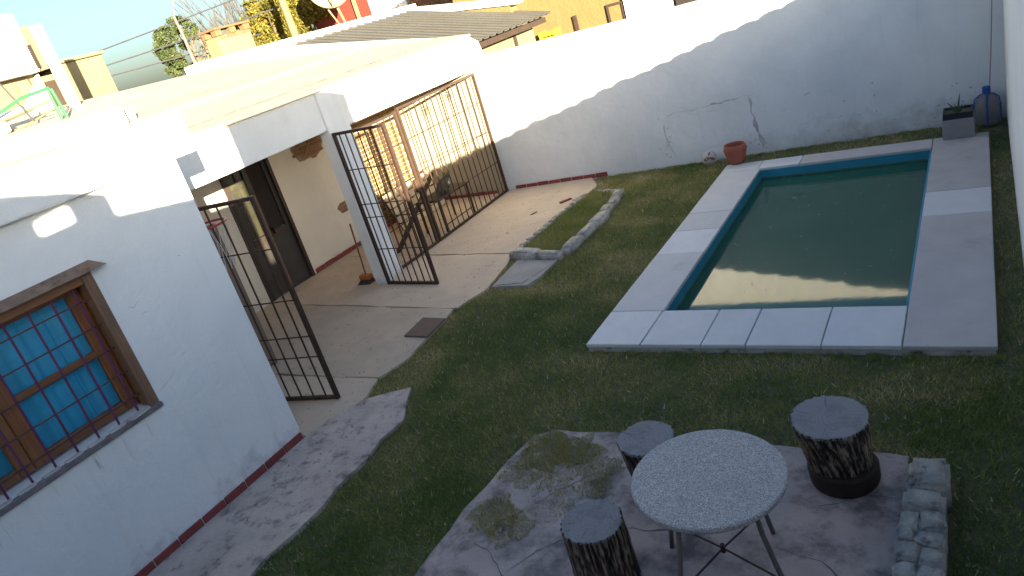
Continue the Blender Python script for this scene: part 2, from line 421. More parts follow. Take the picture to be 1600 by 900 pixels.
def bx(name, mat, parent, x0, x1, y0, y1, z0, z1, **kw):
    return MB().box(x0, x1, y0, y1, z0, z1).build(name, mat, parent, **kw)

def np_mesh(name, verts, faces_flat, loops_per, mat, tone=None, parent=None):
    """fast mesh from numpy arrays; loops_per verts per face"""
    me = bpy.data.meshes.new(name)
    nv = len(verts); nf = len(faces_flat) // loops_per
    me.vertices.add(nv); me.vertices.foreach_set('co', verts.astype(np.float32).ravel())
    me.loops.add(len(faces_flat)); me.loops.foreach_set('vertex_index', faces_flat.astype(np.int32))
    me.polygons.add(nf)
    me.polygons.foreach_set('loop_start', np.arange(0, nf * loops_per, loops_per, dtype=np.int32))
    me.update(calc_edges=True)
    if tone is not None:
        a = me.attributes.new('tone', 'FLOAT', 'POINT'); a.data.foreach_set('value', tone.astype(np.float32))
    me.materials.append(M[mat])
    o = bpy.data.objects.new(name, me); COL.objects.link(o)
    if parent is not None:
        o.parent = parent; o.location = -parent.location
    return o

def in_poly(x, y, poly):
    ins = np.zeros(len(x), bool); n = len(poly); j = n - 1
    for i in range(n):
        xi, yi = poly[i]; xj, yj = poly[j]
        c = ((yi > y) != (yj > y)) & (x < (xj - xi) * (y - yi) / (yj - yi + 1e-12) + xi)
        ins ^= c; j = i
    return ins

def vnoise(x, y, s, seed=0.0):
    return np.array([mnoise.noise(Vector((a * s + seed, b * s - seed, seed))) for a, b in zip(x, y)])

def grid_noise(x, y, s, seed=0.0):
    """cheap smooth value noise, vectorised"""
    X = x * s + seed; Y = y * s + seed * 1.7
    xi = np.floor(X).astype(int); yi = np.floor(Y).astype(int); fx = X - xi; fy = Y - yi
    fx = fx * fx * (3 - 2 * fx); fy = fy * fy * (3 - 2 * fy)
    h = lambda a, b: ((np.sin(a * 127.1 + b * 311.7 + seed) * 43758.5453) % 1.0)
    return (h(xi, yi) * (1 - fx) + h(xi + 1, yi) * fx) * (1 - fy) + (h(xi, yi + 1) * (1 - fx) + h(xi + 1, yi + 1) * fx) * fy

def wob(pts, amp, step=0.12, seed=1.0):
    """closed polygon with finer, wobbling edges"""
    out = []
    n = len(pts)
    for i in range(n):
        a = Vector(pts[i]); b = Vector(pts[(i + 1) % n]); k = max(1, int((b - a).length / step))
        for j in range(k):
            p = a.lerp(b, j / k)
            q = mnoise.noise_vector(Vector((p.x * 3.1 + seed, p.y * 3.1, seed)))
            out.append((p.x + q.x * amp, p.y + q.y * amp))
    return out

def wall_y(x): return 10.92 + 0.053 * (x + 7.36)

# ------------------------------------------------------------------ ground, lawn, paving
PX0, PX1, PY0, PY1 = -3.25, 0.0, 5.32, 10.52           # pool surround, outside
IX0, IX1, IY0, IY1 = -2.70, -0.61, 5.97, 10.16         # pool basin, inside
g = MB()
B = 900.0
for q in ([(-B, -B), (B, -B), (B, IY0 - 0.2), (-B, IY0 - 0.2)], [(-B, IY1 + 0.2), (B, IY1 + 0.2), (B, B), (-B, B)],
          [(-B, IY0 - 0.2), (IX0 - 0.2, IY0 - 0.2), (IX0 - 0.2, IY1 + 0.2), (-B, IY1 + 0.2)], [(IX1 + 0.2, IY0 - 0.2), (B, IY0 - 0.2), (B, IY1 + 0.2), (IX1 + 0.2, IY1 + 0.2)]):
    g.add([(p[0], p[1], -0.06) for p in q], [(0, 1, 2, 3)])
struct('ground', g, 'land')

# lawn sheet (soil) with a gentle swell, hole under the pool
lx = np.arange(-5.75, 0.35, 0.15); ly = np.arange(-0.3, 11.5, 0.15)
lm = MB(); idx = {}
def lawn_z(x, y): return 0.012 + 0.012 * mnoise.noise(Vector((x * 0.9, y * 0.9, 3.0)))
for i in range(len(lx) - 1):
    for j in range(len(ly) - 1):
        cx, cy = lx[i] + .075, ly[j] + .075
        if PX0 + 0.3 < cx < PX1 - 0.3 and PY0 + 0.3 < cy < PY1 - 0.2: continue
        if cy > wall_y(cx) + 0.1: continue
        f = []
        for a, b_ in ((i, j), (i + 1, j), (i + 1, j + 1), (i, j + 1)):
            if (a, b_) not in idx:
                idx[(a, b_)] = len(lm.v); lm.v.append((lx[a], ly[b_], lawn_z(lx[a], ly[b_])))
            f.append(idx[(a, b_)])
        lm.f.append(tuple(f))
struct('lawn', lm, 'soil', smooth=True)

# patio: three cement slabs with dirt-filled joints
struct('patio', MB().prism([(-12.4, 3.4), (-5.42, 3.4), (-5.4, 10.55), (-12.4, 10.9)], -0.05, 0.02), 'joint')
patio = bpy.data.objects['patio']
slabs = [
    [(-9.2, 3.45), (-5.36, 3.7), (-5.30, 4.37), (-5.42, 4.68), (-9.2, 4.66)],
    [(-9.2, 4.69), (-5.41, 4.71), (-5.30, 5.1), (-5.37, 5.6), (-5.42, 6.0), (-5.46, 6.22), (-9.2, 6.55)],
    [(-9.2, 6.58), (-5.44, 6.25), (-5.28, 6.75), (-5.36, 7.2), (-5.50, 7.84), (-9.2, 8.22)],
    [(-9.2, 8.25), (-5.50, 7.87), (-5.44, 9.0), (-5.38, 9.9), (-5.40, 10.55), (-5.7, 10.99), (-9.2, 10.82)],
]
PATIO_POLYS = []
for k, s_ in enumerate(slabs):
    p = wob(s_, 0.03, 0.1, seed=k * 3.3)
    PATIO_POLYS.append(p)
    o = MB().prism(p, 0.0, 0.045).build('slab', 'patio', patio)
    o.location = (0, 0, 0)

path_poly = wob([(-5.49, 3.68), (-5.30, 4.30), (-4.87, 4.54), (-4.72, 4.32), (-4.57, 4.07), (-4.56, 3.4), (-4.50, 2.6), (-4.52, 1.9), (-4.5, -0.3), (-5.49, -0.3)], 0.05, 0.1, 9.0)
struct('path', MB().prism(path_poly, -0.05, 0.05), 'path')

pad_poly = wob([(-3.22, 0.2), (-3.23, 2.47), (-3.24, 3.1), (-3.20, 3.67), (-3.14, 3.98), (-2.97, 4.10), (-1.41, 4.12), (-0.47, 4.11), (-0.47, 0.2)], 0.03, 0.1, 4.0)
pad = struct('pavement', MB().prism(pad_poly, -0.05, 0.035), 'pad')

def crack(pts, w, z=None, n=None, mat='crack', parent=None, seed=0.0, name='crack', jit=0.03):
    """a thin jagged sliver lying just proud of a surface. pts: 3-D polyline; n: surface normal"""
    n = Vector(n); P = [Vector(p) for p in pts]; fine = []
    for a, b in zip(P[:-1], P[1:]):
        k = max(2, int((b - a).length / 0.05))
        for j in range(k): fine.append(a.lerp(b, j / k))
    fine.append(P[-1])
    vs = []; fs = []
    for i, p in enumerate(fine):
        d = (fine[min(i + 1, len(fine) - 1)] - fine[max(i - 1, 0)]).normalized()
        s_ = d.cross(n).normalized()
        off = mnoise.noise(Vector((i * 0.45 + seed, seed, 0))) * jit
        ww = w * (0.35 + 0.9 * abs(mnoise.noise(Vector((i * 0.3, seed, 5)))) * 2) * (0.2 if i in (0, len(fine) - 1) else 1)
        vs += [p + s_ * (off + ww / 2) + n * 0.003, p + s_ * (off - ww / 2) + n * 0.003]
    for i in range(len(fine) - 1): fs.append((2 * i, 2 * i + 1, 2 * i + 3, 2 * i + 2))
    o = MB().add(vs, fs).build(name, mat, parent)
    return o

Z1 = (0, 0, 1)
for k, pts in enumerate([
    [(-3.0, 2.85), (-2.8, 2.75), (-2.62, 2.62), (-2.45, 2.55), (-2.3, 2.3)],
    [(-2.62, 2.62), (-2.5, 2.85), (-2.35, 3.0), (-2.2, 3.05)],
    [(-2.9, 3.0), (-2.7, 3.3), (-2.5, 3.55), (-2.3, 3.75)],
    [(-2.2, 3.05), (-2.0, 3.15), (-1.7, 3.2)],
    [(-1.1, 3.2), (-0.85, 3.12), (-0.7, 3.0)],
    [(-0.95, 3.55), (-0.7, 3.7), (-0.5, 3.72)]]):
    o = crack([(p[0], p[1], 0.035) for p in pts], 0.008, n=Z1, parent=pad, seed=k * 5.1); o.location = (0, 0, 0)

# ------------------------------------------------------------------ grass
def blades(name, x, y, z, hmin, hmax, w, tone, parent=None):
    n = len(x)
    h = rng.uniform(hmin, hmax, n); a = rng.uniform(0, 2 * np.pi, n)
    lean = rng.uniform(0.2, 1.3, n) * h; la = rng.uniform(0, 2 * np.pi, n)
    ww = w * rng.uniform(0.6, 1.4, n)
    v = np.zeros((n, 3, 3))
    v[:, 0] = np.stack([x - np.cos(a) * ww, y - np.sin(a) * ww, z], 1)
    v[:, 1] = np.stack([x + np.cos(a) * ww, y + np.sin(a) * ww, z], 1)
    v[:, 2] = np.stack([x + np.cos(la) * lean, y + np.sin(la) * lean, z + h], 1)
    o = np_mesh(name, v.reshape(-1, 3), np.arange(3 * n), 3, 'grass', np.repeat(tone, 3), parent)
    return tag(o, kind='stuff')

BED = [(-5.46, 7.78), (-4.66, 7.60), (-4.60, 8.2), (-4.66, 9.0), (-4.74, 9.95), (-5.30, 10.18), (-5.46, 9.4), (-5.52, 8.6)]
n = 330000
gx = rng.uniform(-5.6, 0.2, n); gy = 0.6 + (rng.uniform(0, 1, n) ** 1.15) * 10.7
keep = (gy < wall_y(gx) - 0.01) & (gx < 0.19)
jx, jy = gx + rng.normal(0, .022, n), gy + rng.normal(0, .022, n)
for pl in PATIO_POLYS + [path_poly, pad_poly]:
    keep &= ~in_poly(jx, jy, pl)
keep &= ~((gx > PX0 - .02) & (gx < PX1 + .02) & (gy > PY0 - .045) & (gy < PY1 + .01))
keep &= ~((gx > -5.28) & (gx < -4.66) & (gy > 6.78) & (gy < 7.5))
keep &= ~((gx > -0.49) & (gx < -0.24) & (gy < 3.93))
# bare, thin and trampled spots
thin = grid_noise(gx, gy, 1.7, 3.0) * 0.6 + grid_noise(gx, gy, 5.2, 8.0) * 0.4
right_strip = (gx > 0.0) & (gy > 4.2)
far_strip = (gy > 10.5) & (gx > -3.3)
pden = np.clip(0.55 + thin * 1.1, 0, 1)
pden = np.where(right_strip, pden * 0.6, pden); pden = np.where(far_strip, pden * 0.35, pden)
pden = np.where((gx < -5.0) & (gy < 7), pden * 0.75, pden)
keep &= rng.uniform(0, 1, n) < pden
gx, gy = gx[keep], gy[keep]
lush = grid_noise(gx, gy, 0.9, 11.0)
olive = np.clip((gy - 3.5) / 6.0, 0, 1)
edge = np.clip(1 - (gx + 5.4) / 1.0, 0, 1)
tone = 0.27 + 0.16 * olive + 0.18 * edge + 0.62 * (grid_noise(gx, gy, 2.6, 5.0) - 0.45) + 0.22 * (grid_noise(gx, gy, 7.0, 6.0) - 0.5) - 0.18 * (lush > 0.62) + rng.normal(0, 0.13, len(gx))
tone = np.where(rng.uniform(0, 1, len(gx)) < 0.03, rng.uniform(0.8, 1.0, len(gx)), tone)
gz = 0.018 + 0.012 * (grid_noise(gx, gy, 0.9, 3.0) - 0.5)
hs = 0.75 + 0.7 * grid_noise(gx, gy, 3.0, 21.0)
grass = blades('grass', gx, gy, gz, 0.018, 0.05, 0.0042, np.clip(tone, 0, 1))
# clover-like lush tufts, weeds at wall feet, moss and turf creeping over the table pavement
cx, cy, ct, cz = [], [], [], []
def tuft(x, y, r, k, t, z=0.02):
    k = int(k * 2.4)
    a = rng.uniform(0, 2 * np.pi, k); d = r * np.sqrt(rng.uniform(0, 1, k)) * (0.5 + 0.8 * grid_noise(np.cos(a) * 2 + x, np.sin(a) * 2 + y, 1.3, x))
    cx.append(x + d * np.cos(a)); cy.append(y + d * np.sin(a)); ct.append(np.clip(rng.normal(t, 0.12, k), 0, 1)); cz.append(np.full(k, z))
for q in ((-0.25, 4.45, .35, 1500, .12), (0.02, 4.75, .3, 900, .15), (-3.6, 3.1, .45, 2400, .12), (-3.9, 2.4, .4, 1600, .15), (-3.75, 3.9, .5, 1500, .2)): tuft(*q)
for q in ((-2.93, 3.86, .26, 1500, .6), (-2.66, 3.84, .22, 1000, .6), (-2.95, 3.58, .2, 500, .65), (-2.72, 3.55, .2, 260, .7), (-2.97, 3.10, .2, 700, .65), (-2.80, 3.0, .18, 420, .68), (-2.41, 3.66, .18, 420, .65), (-2.35, 3.48, .14, 200, .65), (-2.6, 3.3, .25, 160, .75)): tuft(*q, z=0.036)
for k in range(60):
    x = rng.uniform(-5.3, 0.1); tuft(x, wall_y(x) - rng.uniform(0.03, 0.1), rng.uniform(.04, .1), 60, rng.uniform(.15, .6))
for k in range(40):
    x = rng.uniform(PX0, PX1); tuft(x, PY0 - 0.03, .05, 40, rng.uniform(.2, .6))
cx = np.concatenate(cx); cy = np.concatenate(cy); ct = np.concatenate(ct); cz = np.concatenate(cz)
blades('weeds', cx, cy, cz, 0.006, 0.03, 0.0032, ct)
# scraps of pale dry grass and petals lying on the lawn
k = 420
sx = rng.uniform(-5.2, 0.1, k); sy = rng.uniform(2.2, 10.6, k)
ok = ~((sx > PX0 - .1) & (sx < PX1 + .05) & (sy > PY0 - .1)) & ~in_poly(sx, sy, pad_poly)
blades('dry_clippings', sx[ok], sy[ok], np.full(ok.sum(), 0.03), 0.01, 0.04, 0.007, rng.uniform(.85, 1, ok.sum()))

# specks of leaf litter blown over the paving
k = 900
sx = rng.uniform(-8.9, -4.6, k); sy = rng.uniform(2.6, 10.5, k)
inp = np.zeros(k, bool)
for pl in PATIO_POLYS + [path_poly]: inp |= in_poly(sx, sy, pl)
inp &= rng.uniform(0, 1, k) < np.clip(grid_noise(sx, sy, 1.6, 31.0) * 1.3, .1, 1)
sx, sy = sx[inp], sy[inp]
aa = rng.uniform(0, 2 * np.pi, len(sx)); ll = rng.uniform(.006, .022, len(sx)); zz_ = np.full(len(sx), .052)
v = np.zeros((len(sx), 4, 3))
for q, (du, dv) in enumerate(((-1, 0), (0, -.45), (1, 0), (0, .45))):
    v[:, q, 0] = sx + (np.cos(aa) * du - np.sin(aa) * dv) * ll; v[:, q, 1] = sy + (np.sin(aa) * du + np.cos(aa) * dv) * ll
    v[:, q, 2] = zz_ + rng.uniform(0, .006, len(sx))
tag(np_mesh('leaf_litter', v.reshape(-1, 3), np.arange(4 * len(sx)), 4, 'dry_leaf'), kind='stuff')

# ------------------------------------------------------------------ boundary walls
bw = thing('boundary_wall', 'long white rendered wall across the back of the yard behind the pool, sunlit above a slanting shadow', 'wall', (-3, 11.0, 0))
prof = [(-14.2, 0), (-14.2, 3.72), (-13.7, 3.74), (-12.3, 3.68), (-9.05, 3.09), (-7.55, 2.80), (-7.40, 2.76), (-7.26, 2.66), (-7.22, 2.42), (-4.0, 2.39), (0.45, 2.40), (0.45, 0)]
m_ = MB(); nn = len(prof)
vs = [(x, wall_y(x), z) for x, z in prof] + [(x, wall_y(x) + 0.22, z) for x, z in prof]
m_.add(vs, [tuple(range(nn)), tuple(range(2 * nn - 1, nn - 1, -1))] + [(i, nn + i, nn + (i + 1) % nn, (i + 1) % nn) for i in range(nn)])
m_.build('wall', 'white_old', bw)
FX_ = -7.25
# rows of red skirting tile
def skirting(parent, a, b, n_out, h=0.075, L=0.225, t=0.018, z0=0.03):
    a = Vector((a[0], a[1], 0)); b = Vector((b[0], b[1], 0)); d = (b - a); T = d.length; d.normalize()
    n_out = Vector((n_out[0], n_out[1], 0)); k = int(T / L)
    for i in range(k):
        u0, u1 = i * L + 0.006, (i + 1) * L - 0.006
        hh = h * random.uniform(0.94, 1.06)
        p = [a + d * u0, a + d * u1, a + d * u1 + n_out * t, a + d * u0 + n_out * t]
        MB().prism([(q.x, q.y) for q in p], z0, z0 + hh).build('skirting_tile', 'brick_red', parent, bevel=0.004)
skirting(bw, (-7.20, wall_y(-7.2)), (-5.30, wall_y(-5.3)), (0.053, -1))
skirting(bw, (-9.1, wall_y(FX_) - .126), (-7.45, wall_y(FX_) - .126), (0, -1))
NB = Vector((0.053, -1, 0)).normalized()
def wp(x, z): return (x, wall_y(x), z)
for k, (pts, w) in enumerate([
    ([(-4.24, .86), (-3.8, .87), (-3.4, .90), (-3.05, .92), (-2.85, .95)], .018), ([(-3.55, .885), (-3.3, .91), (-3.12, .92)], .035), ([(-3.9, .80), (-3.5, .80), (-3.2, .86)], .008),
    ([(-4.28, .72), (-4.3, .55), (-4.26, .35), (-4.2, .18)], .035), ([(-2.95, .90), (-2.93, .6), (-2.9, .35), (-2.86, .12)], .05), ([(-2.93, .55), (-2.90, .45), (-2.92, .36)], .085),
    ([(-2.88, .34), (-2.84, .22), (-2.85, .1)], .10), ([(-2.3, .38), (-2.0, .42), (-1.75, .36), (-1.72, .2)], .010), ([(-2.55, .62), (-2.45, .66)], .03), ([(-2.2, .78), (-2.1, .80)], .03),
    ([(-5.62, 1.95), (-5.55, 1.93)], .03), ([(-4.70, 1.85), (-4.73, 1.6), (-4.76, 1.45)], .012), ([(-6.1, .9), (-5.95, .8)], .012)]):
    crack([wp(*p) for p in pts], w * .62, n=NB, mat='wallcrack', parent=bw, seed=k * 3.7, jit=0.04)
for k in range(60):
    x = random.choice([random.gauss(-2.9, .12), random.gauss(-1.2, .6), random.gauss(-0.4, .25), random.gauss(-4.28, .06)]); x = min(x, 0.0)
    z = abs(random.gauss(0.16, 0.22)) + 0.05; r = random.uniform(.006, .022)
    p = Vector(wp(x, z)) + NB * 0.003; U = Vector((1, .053, 0)).normalized()
    k_ = 7; ring = [p + (U * math.cos(t) * r * random.uniform(.6, 1.4) + Vector((0, 0, 1)) * math.sin(t) * r * random.uniform(.5, 1.1)) for t in [2 * math.pi * q / k_ for q in range(k_)]]
    MB().add(ring, [tuple(range(k_))]).build('flaked_spot', 'wallcrack', bw)

sw = thing('side_wall', 'white rendered wall along the right side of the yard beside the pool', 'wall', (0.3, 5, 0))
MB().box(0.20, 0.42, -0.3, wall_y(.3) - 0.004, 0, 2.55).build('wall', 'white', sw)
for k in range(44):                                     # half-round tiles capping the wall
    y = 0.1 + k * 0.255
    if y > 11.1: break
    h = 0.05 + random.uniform(-.015, .03)
    pts = []
    m_ = MB(); a = []; b_ = []
    for q in range(7):
        t = math.pi * q / 6
        a.append((0.16, y + 0.12 * math.cos(t), 2.552 + h * math.sin(t))); b_.append((0.46, y + 0.12 * math.cos(t), 2.552 + h * math.sin(t)))
    m_.add(a + b_, [tuple(range(7)), tuple(range(13, 6, -1))] + [(i, i + 1, 8 + i, 7 + i) for i in range(6)] + [(0, 7, 13, 6)])
    m_.build('coping_tile', 'terracotta', sw)

# ------------------------------------------------------------------ near house (left) with the blue-curtained window
nh = thing('white_house', 'white rendered single-storey house wall at left with red skirting and thick flat roof edge', 'house', (-5.5, 2, 0))
WX = -5.50; WY0, WY1, WZ0, WZ1 = 0.86, 2.60, 1.16, 2.29
m_ = MB()
for y0, y1, z0, z1 in ((-0.3, WY0, 0, 2.80), (WY1, 3.66, 0, 2.80), (WY0, WY1, 0, WZ0), (WY0, WY1, WZ1, 2.80)):
    m_.box(WX - 0.28, WX, y0, y1, z0, z1)
m_.build('wall', 'white', nh)
bx('side_wall', 'white', nh, -9.1, WX - 0.282, 3.40, 3.655, 0, 2.80)
MB().box(-5.95, -5.42, -0.3, 3.83, 2.80, 3.13).build('roof_edge', 'fascia', nh, bevel=0.02, seg=2, cuts=0)
bx('roof', 'roof_yellow', nh, -9.0, -5.952, -0.3, 3.83, 2.85, 3.115)
bx('parapet', 'fascia', nh, -9.25, -9.003, -0.3, 5.62, 2.6, 3.33, bevel=0.015)
bx('upper_roof', 'roof_yellow', nh, -11.6, -9.253, -0.3, 5.9, 2.6, 3.29)
skirting(nh, (WX, 3.655), (WX, -0.2), (1, 0), L=0.235, z0=0.045, h=0.07)
for k in range(9):
    y = random.uniform(WY0 + .2, WY1); L_ = random.uniform(.08, .3)
    crack([(WX, y, WZ0 - .05), (WX, y + random.uniform(-.01, .01), WZ0 - .05 - L_)], random.uniform(.006, .014), n=(1, 0, 0), mat='drip', parent=nh, seed=k * 1.9, jit=.008, name='drip_stain')
for k, pts in enumerate([[(2.76, 1.93), (2.80, 1.90), (2.86, 1.92)], [(2.82, 1.82), (2.88, 1.83)], [(2.66, 1.22), (2.78, 1.26), (2.85, 1.30)], [(3.3, 2.1), (3.33, 2.08)], [(2.95, 1.36), (3.02, 1.38)]]):
    crack([(WX, p[0], p[1]) for p in pts], 0.006, n=(1, 0, 0), mat='wallcrack', parent=nh, seed=k * 2.3, jit=0.02)
# window
win = MB().box(WX - 0.26, WX - 0.10, WY1 - 0.035, WY1 - 0.001, WZ0 + .02, WZ1 - .001).box(WX - 0.26, WX - 0.10, WY0 + .001, WY0 + 0.035, WZ0 + .02, WZ1 - .001).box(WX - 0.26, WX - 0.10, WY0 + 0.035, WY1 - 0.035, WZ1 - 0.036, WZ1 - .001).build('window', 'wood', nh)
def wpart(name, mat, *a, **k):
    o = MB().box(*a).build(name, mat, None, **k); o.parent = win; return o
wpart('jamb', 'wood_old', WX - 0.098, WX + 0.012, WY1 - 0.05, WY1 + .03, WZ0 - 0.0, WZ1 - .001, bevel=0.006)
wpart('jamb', 'wood_old', WX - 0.098, WX + 0.012, WY0 - 0.03, WY0 + 0.05, WZ0 - 0.0, WZ1 - .001, bevel=0.006)
wpart('head', 'wood_h', WX - 0.098, WX + 0.010, WY0 + 0.052, WY1 - 0.052, WZ1 - 0.07, WZ1 - 0.002, bevel=0.006)
ymid = 1.73
for (a, b_) in ((WY0 + 0.035, ymid), (ymid, WY1 - 0.035)):
    st = 0.105
    for c0, c1 in ((a + .002, a + st), (b_ - st, b_ - .002)):
        wpart('stile', 'wood', WX - 0.20, WX - 0.15, c0, c1, WZ0 + .022, WZ1 - 0.038, bevel=0.008)
    for z0, z1 in ((WZ0 + .022, WZ0 + 0.10), (WZ1 - 0.125, WZ1 - 0.038), (1.665, 1.71)):
        wpart('rail', 'wood_h', WX - 0.198, WX - 0.152, a + st + .001, b_ - st - .001, z0, z1, bevel=0.006)
    for z0, z1 in ((WZ0 + 0.10, 1.665), (1.71, WZ1 - 0.125)):
        wpart('pane', 'glass', WX - 0.180, WX - 0.176, a + st, b_ - st, z0, z1)
# sill, ledge
wpart('sill', 'sillwood', WX - 0.27, WX + 0.035, WY0 - 0.03, WY1 + 0.035, WZ0 - 0.045, WZ0 - .001, bevel=0.008, cuts=0)
for i in range(9):
    y = WY0 + 0.13 + i * 0.172
    q = [(WX - 0.02, y), (WX + 0.02, y + 0.005), (WX + 0.026, y + 0.11), (WX + 0.012, y + 0.135), (WX - 0.02, y + 0.13)]
    o = MB().prism(wob(q, 0.006, 0.03, i * 2.1), WZ0 - .001, WZ0 + 0.008).build('peeling_paint', 'peeled', None); o.parent = win
o = MB().prism(wob([(WX - .02, 2.33), (WX + .06, 2.37), (WX + .045, 2.53), (WX - .02, 2.55)], .01, .03), WZ0 + .001, WZ0 + .014).build('peeling_paint', 'peeled', None); o.parent = win
m_ = MB().hexa([(WX - .0, WY0 - .12, 2.292), (WX + .095, WY0 - .12, 2.298), (WX + .095, WY1 + .13, 2.298), (WX - .0, WY1 + .13, 2.292)], [(WX, WY0 - .12, 2.365), (WX + .085, WY0 - .12, 2.318), (WX + .085, WY1 + .10, 2.318), (WX, WY1 + .05, 2.365)])
o = m_.build('ledge', 'ledge', None, bevel=0.006, cuts=3, rough=0.008); o.parent = win
# grille: purple uprights, brown cross bars
for i in range(10):
    y = WY0 + 0.10 + i * 0.168
    o = MB().tube([(WX - 0.035, y, WZ0), (WX - 0.035, y, WZ1 - 0.07)], 0.0085, 6).build('bar', 'bar_purple', None); o.parent = win
for i in range(5):
    z = WZ0 + 0.12 + i * 0.205
    o = MB().tube([(WX - 0.05, WY0 + .04, z), (WX - 0.05, WY1 - .04, z)], 0.0065, 6).build('cross_bar', 'bar_dark', None); o.parent = win
# curtain: gathered cloth, two drops
for (a, b_) in ((WY0 + .08, 1.70), (1.735, WY1 - .06)):
    vs = []; fs = []; K = 90
    for i in range(K + 1):
        y = a + (b_ - a) * i / K
        x = WX - 0.24 + 0.020 * math.sin(y * 26 + 2 * math.sin(y * 5)) + 0.009 * math.sin(y * 61 + 1) + 0.012 * mnoise.noise(Vector((y * 9, 0, 0)))
        if b_ > 2: x -= 0.05 * math.exp(-((y - 2.30) / 0.022) ** 2)
        vs += [(x + .004 * math.sin(y * 20), y, WZ0 - .02), (x, y, WZ1 + .0)]
    for i in range(K): fs.append((2 * i, 2 * i + 1, 2 * i + 3, 2 * i + 2))
    o = MB().add(vs, fs).build('curtain', 'curtain', None, smooth=True); o.parent = win
bx('room_back', 'dark', nh, -7.0, -6.9, 0.0, 3.38, 0.3, 2.78)

# ------------------------------------------------------------------ porch (recessed house with gates)
pc = thing('porch', 'white porch with cream back wall, sloping pale roof and two barred openings in shade', 'porch', (-8.2, 7.5, 0))
FX = -7.25
RS = 0.172
def roof_z(x): return 2.80 + RS * (FX - x)
bx('beam', 'fascia', pc, FX - 0.20, FX, 3.662, 7.06, 2.285, 2.78, bevel=0.008)
bx('pillar', 'white', pc, FX - 0.17, FX + 0.03, 7.062, 7.48, 0.02, 2.80, bevel=0.012)
bx('lintel', 'fascia', pc, FX - 0.20, FX, 7.482, wall_y(FX) - .01, 2.25, 2.82, bevel=0.012)
# roof slab
ya, yb_ = 3.835, 10.82
m_ = MB().hexa([(FX + 0.04, ya, roof_z(FX) - 0.02), (FX + 0.04, wall_y(FX) - .01, roof_z(FX) - 0.02), (-12.5, yb_ - .18, roof_z(-12.5) - 0.34), (-12.5, ya, roof_z(-12.5) - .12)],
               [(FX + 0.03, ya, roof_z(FX) + .02), (FX + 0.03, wall_y(FX) - .01, roof_z(FX) + .02), (-12.5, yb_ - .18, roof_z(-12.5) - .2), (-12.5, ya, roof_z(-12.5))])
m_.build('roof', 'roof_cream', pc, bevel=0.01)
for x in (-7.62, -9.65, -11.4):
    u = (FX - x) / (FX + 12.5)
    zz = lambda y: roof_z(x) - .2 * u * (y - 3.835) / 6.8 + .02 * (1 - u)
    crack([(x + .01 * math.sin(k * 1.7), 4.0 + k * .55, zz(4.0 + k * .55) + .006) for k in range(12)], .016, n=(0.17, 0, 1), mat='beige', parent=pc, seed=x, jit=.02, name='roof_seam')
BX = -9.2
DY0, DY1, DZ = 6.62, 7.56, 2.28
m_ = MB()
for y0, y1, z0, z1 in ((3.4, DY0, 0.02, 3.1), (DY1, wall_y(BX) - .01, 0.02, 3.1), (DY0, DY1, DZ, 3.1)):
    m_.box(BX - 0.2, BX, y0, y1, z0, z1)
m_.build('back_wall', 'cream', pc)
skirting(pc, (BX, DY1 + .05), (BX, 10.78), (1, 0), z0=0.047)
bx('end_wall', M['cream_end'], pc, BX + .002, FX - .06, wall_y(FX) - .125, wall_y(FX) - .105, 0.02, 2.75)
# raw brickwork, washed ochre, on the back wall behind the closed gate
for r in range(32):
    for c in range(9):
        y0 = 8.78 + (c + .5 * (r % 2)) * .232; z0 = .10 + r * .078
        if y0 + .22 < 10.76:
            MB().box(BX - .02, BX + random.uniform(.006, .014), y0, y0 + .222, z0, z0 + .068).build('wall_brick', 'ochre_brick', pc)
# patches where the render has come off: bricks laid in courses
def brick_patch(cy, cz, ry, rz, seed):
    for r in range(-6, 7):
        for c in range(-5, 6):
            y = cy + (c + 0.5 * (r % 2)) * 0.125; z = cz + r * 0.062
            d = ((y - cy) / ry) ** 2 + ((z - cz) / rz) ** 2 + 0.5 * mnoise.noise(Vector((y * 7, z * 7, seed)))
            if d < 0.8 and z < 2.72:
                j = random.uniform(0.004, 0.016)
                MB().box(BX - .02, BX + j, y - 0.055, y + 0.055, z - .025, z + .025).build('brick', 'bare_brick', pc, bevel=0.005)
    k = 22; ring = []
    for q in range(k):
        t = 2 * math.pi * q / k; s_ = 1.0 + 0.3 * mnoise.noise(Vector((math.cos(t) * 2, math.sin(t) * 2, seed)))
        ring.append((BX + .003, cy + ry * s_ * math.cos(t), cz + rz * s_ * math.sin(t)))
    MB().add(ring, [tuple(range(k))]).build('bare_patch', 'mortar', pc)
brick_patch(8.42, 1.94, 0.36, 0.20, 2.0)
brick_patch(8.74, 0.78, 0.20, 0.09, 9.0)
# door: dark metal frame, glazed leaf at left, closed dark leaf at right
dr = MB().box(BX - .10, BX + .03, DY0 + .002, DY0 + .06, .05, DZ - .002).box(BX - .10, BX + .03, DY1 - .06, DY1 - .002, .05, DZ - .002).box(BX - .10, BX + .03, DY0 + .06, DY1 - .06, DZ - .06, DZ - .002).build('door', 'door_brown', pc)
def dpart(name, mat, *a, **k):
    o = MB().box(*a).build(name, mat, None, **k); o.parent = dr; return o
dpart('leaf', 'door_dark', BX - .06, BX - .02, DY0 + .062, DY1 - .062, .06, .95)
for y0, y1 in ((DY0 + .062, DY0 + .13), (DY0 + .42, DY0 + .50), (DY1 - .13, DY1 - .062)):
    dpart('stile', 'door_dark', BX - .06, BX - .012, y0, y1, .952, DZ - .064)
dpart('rail', 'door_brown', BX - .055, BX - .008, DY0 + .132, DY1 - .132, .90, .99)
for i in range(2):
    for j in range(4):
        y0 = DY0 + .135 + i * .145; z0 = 1.0 + j * .26
        dpart('pane', 'door_glass', BX - .05, BX - .04, y0, y0 + .135, z0, z0 + .245)
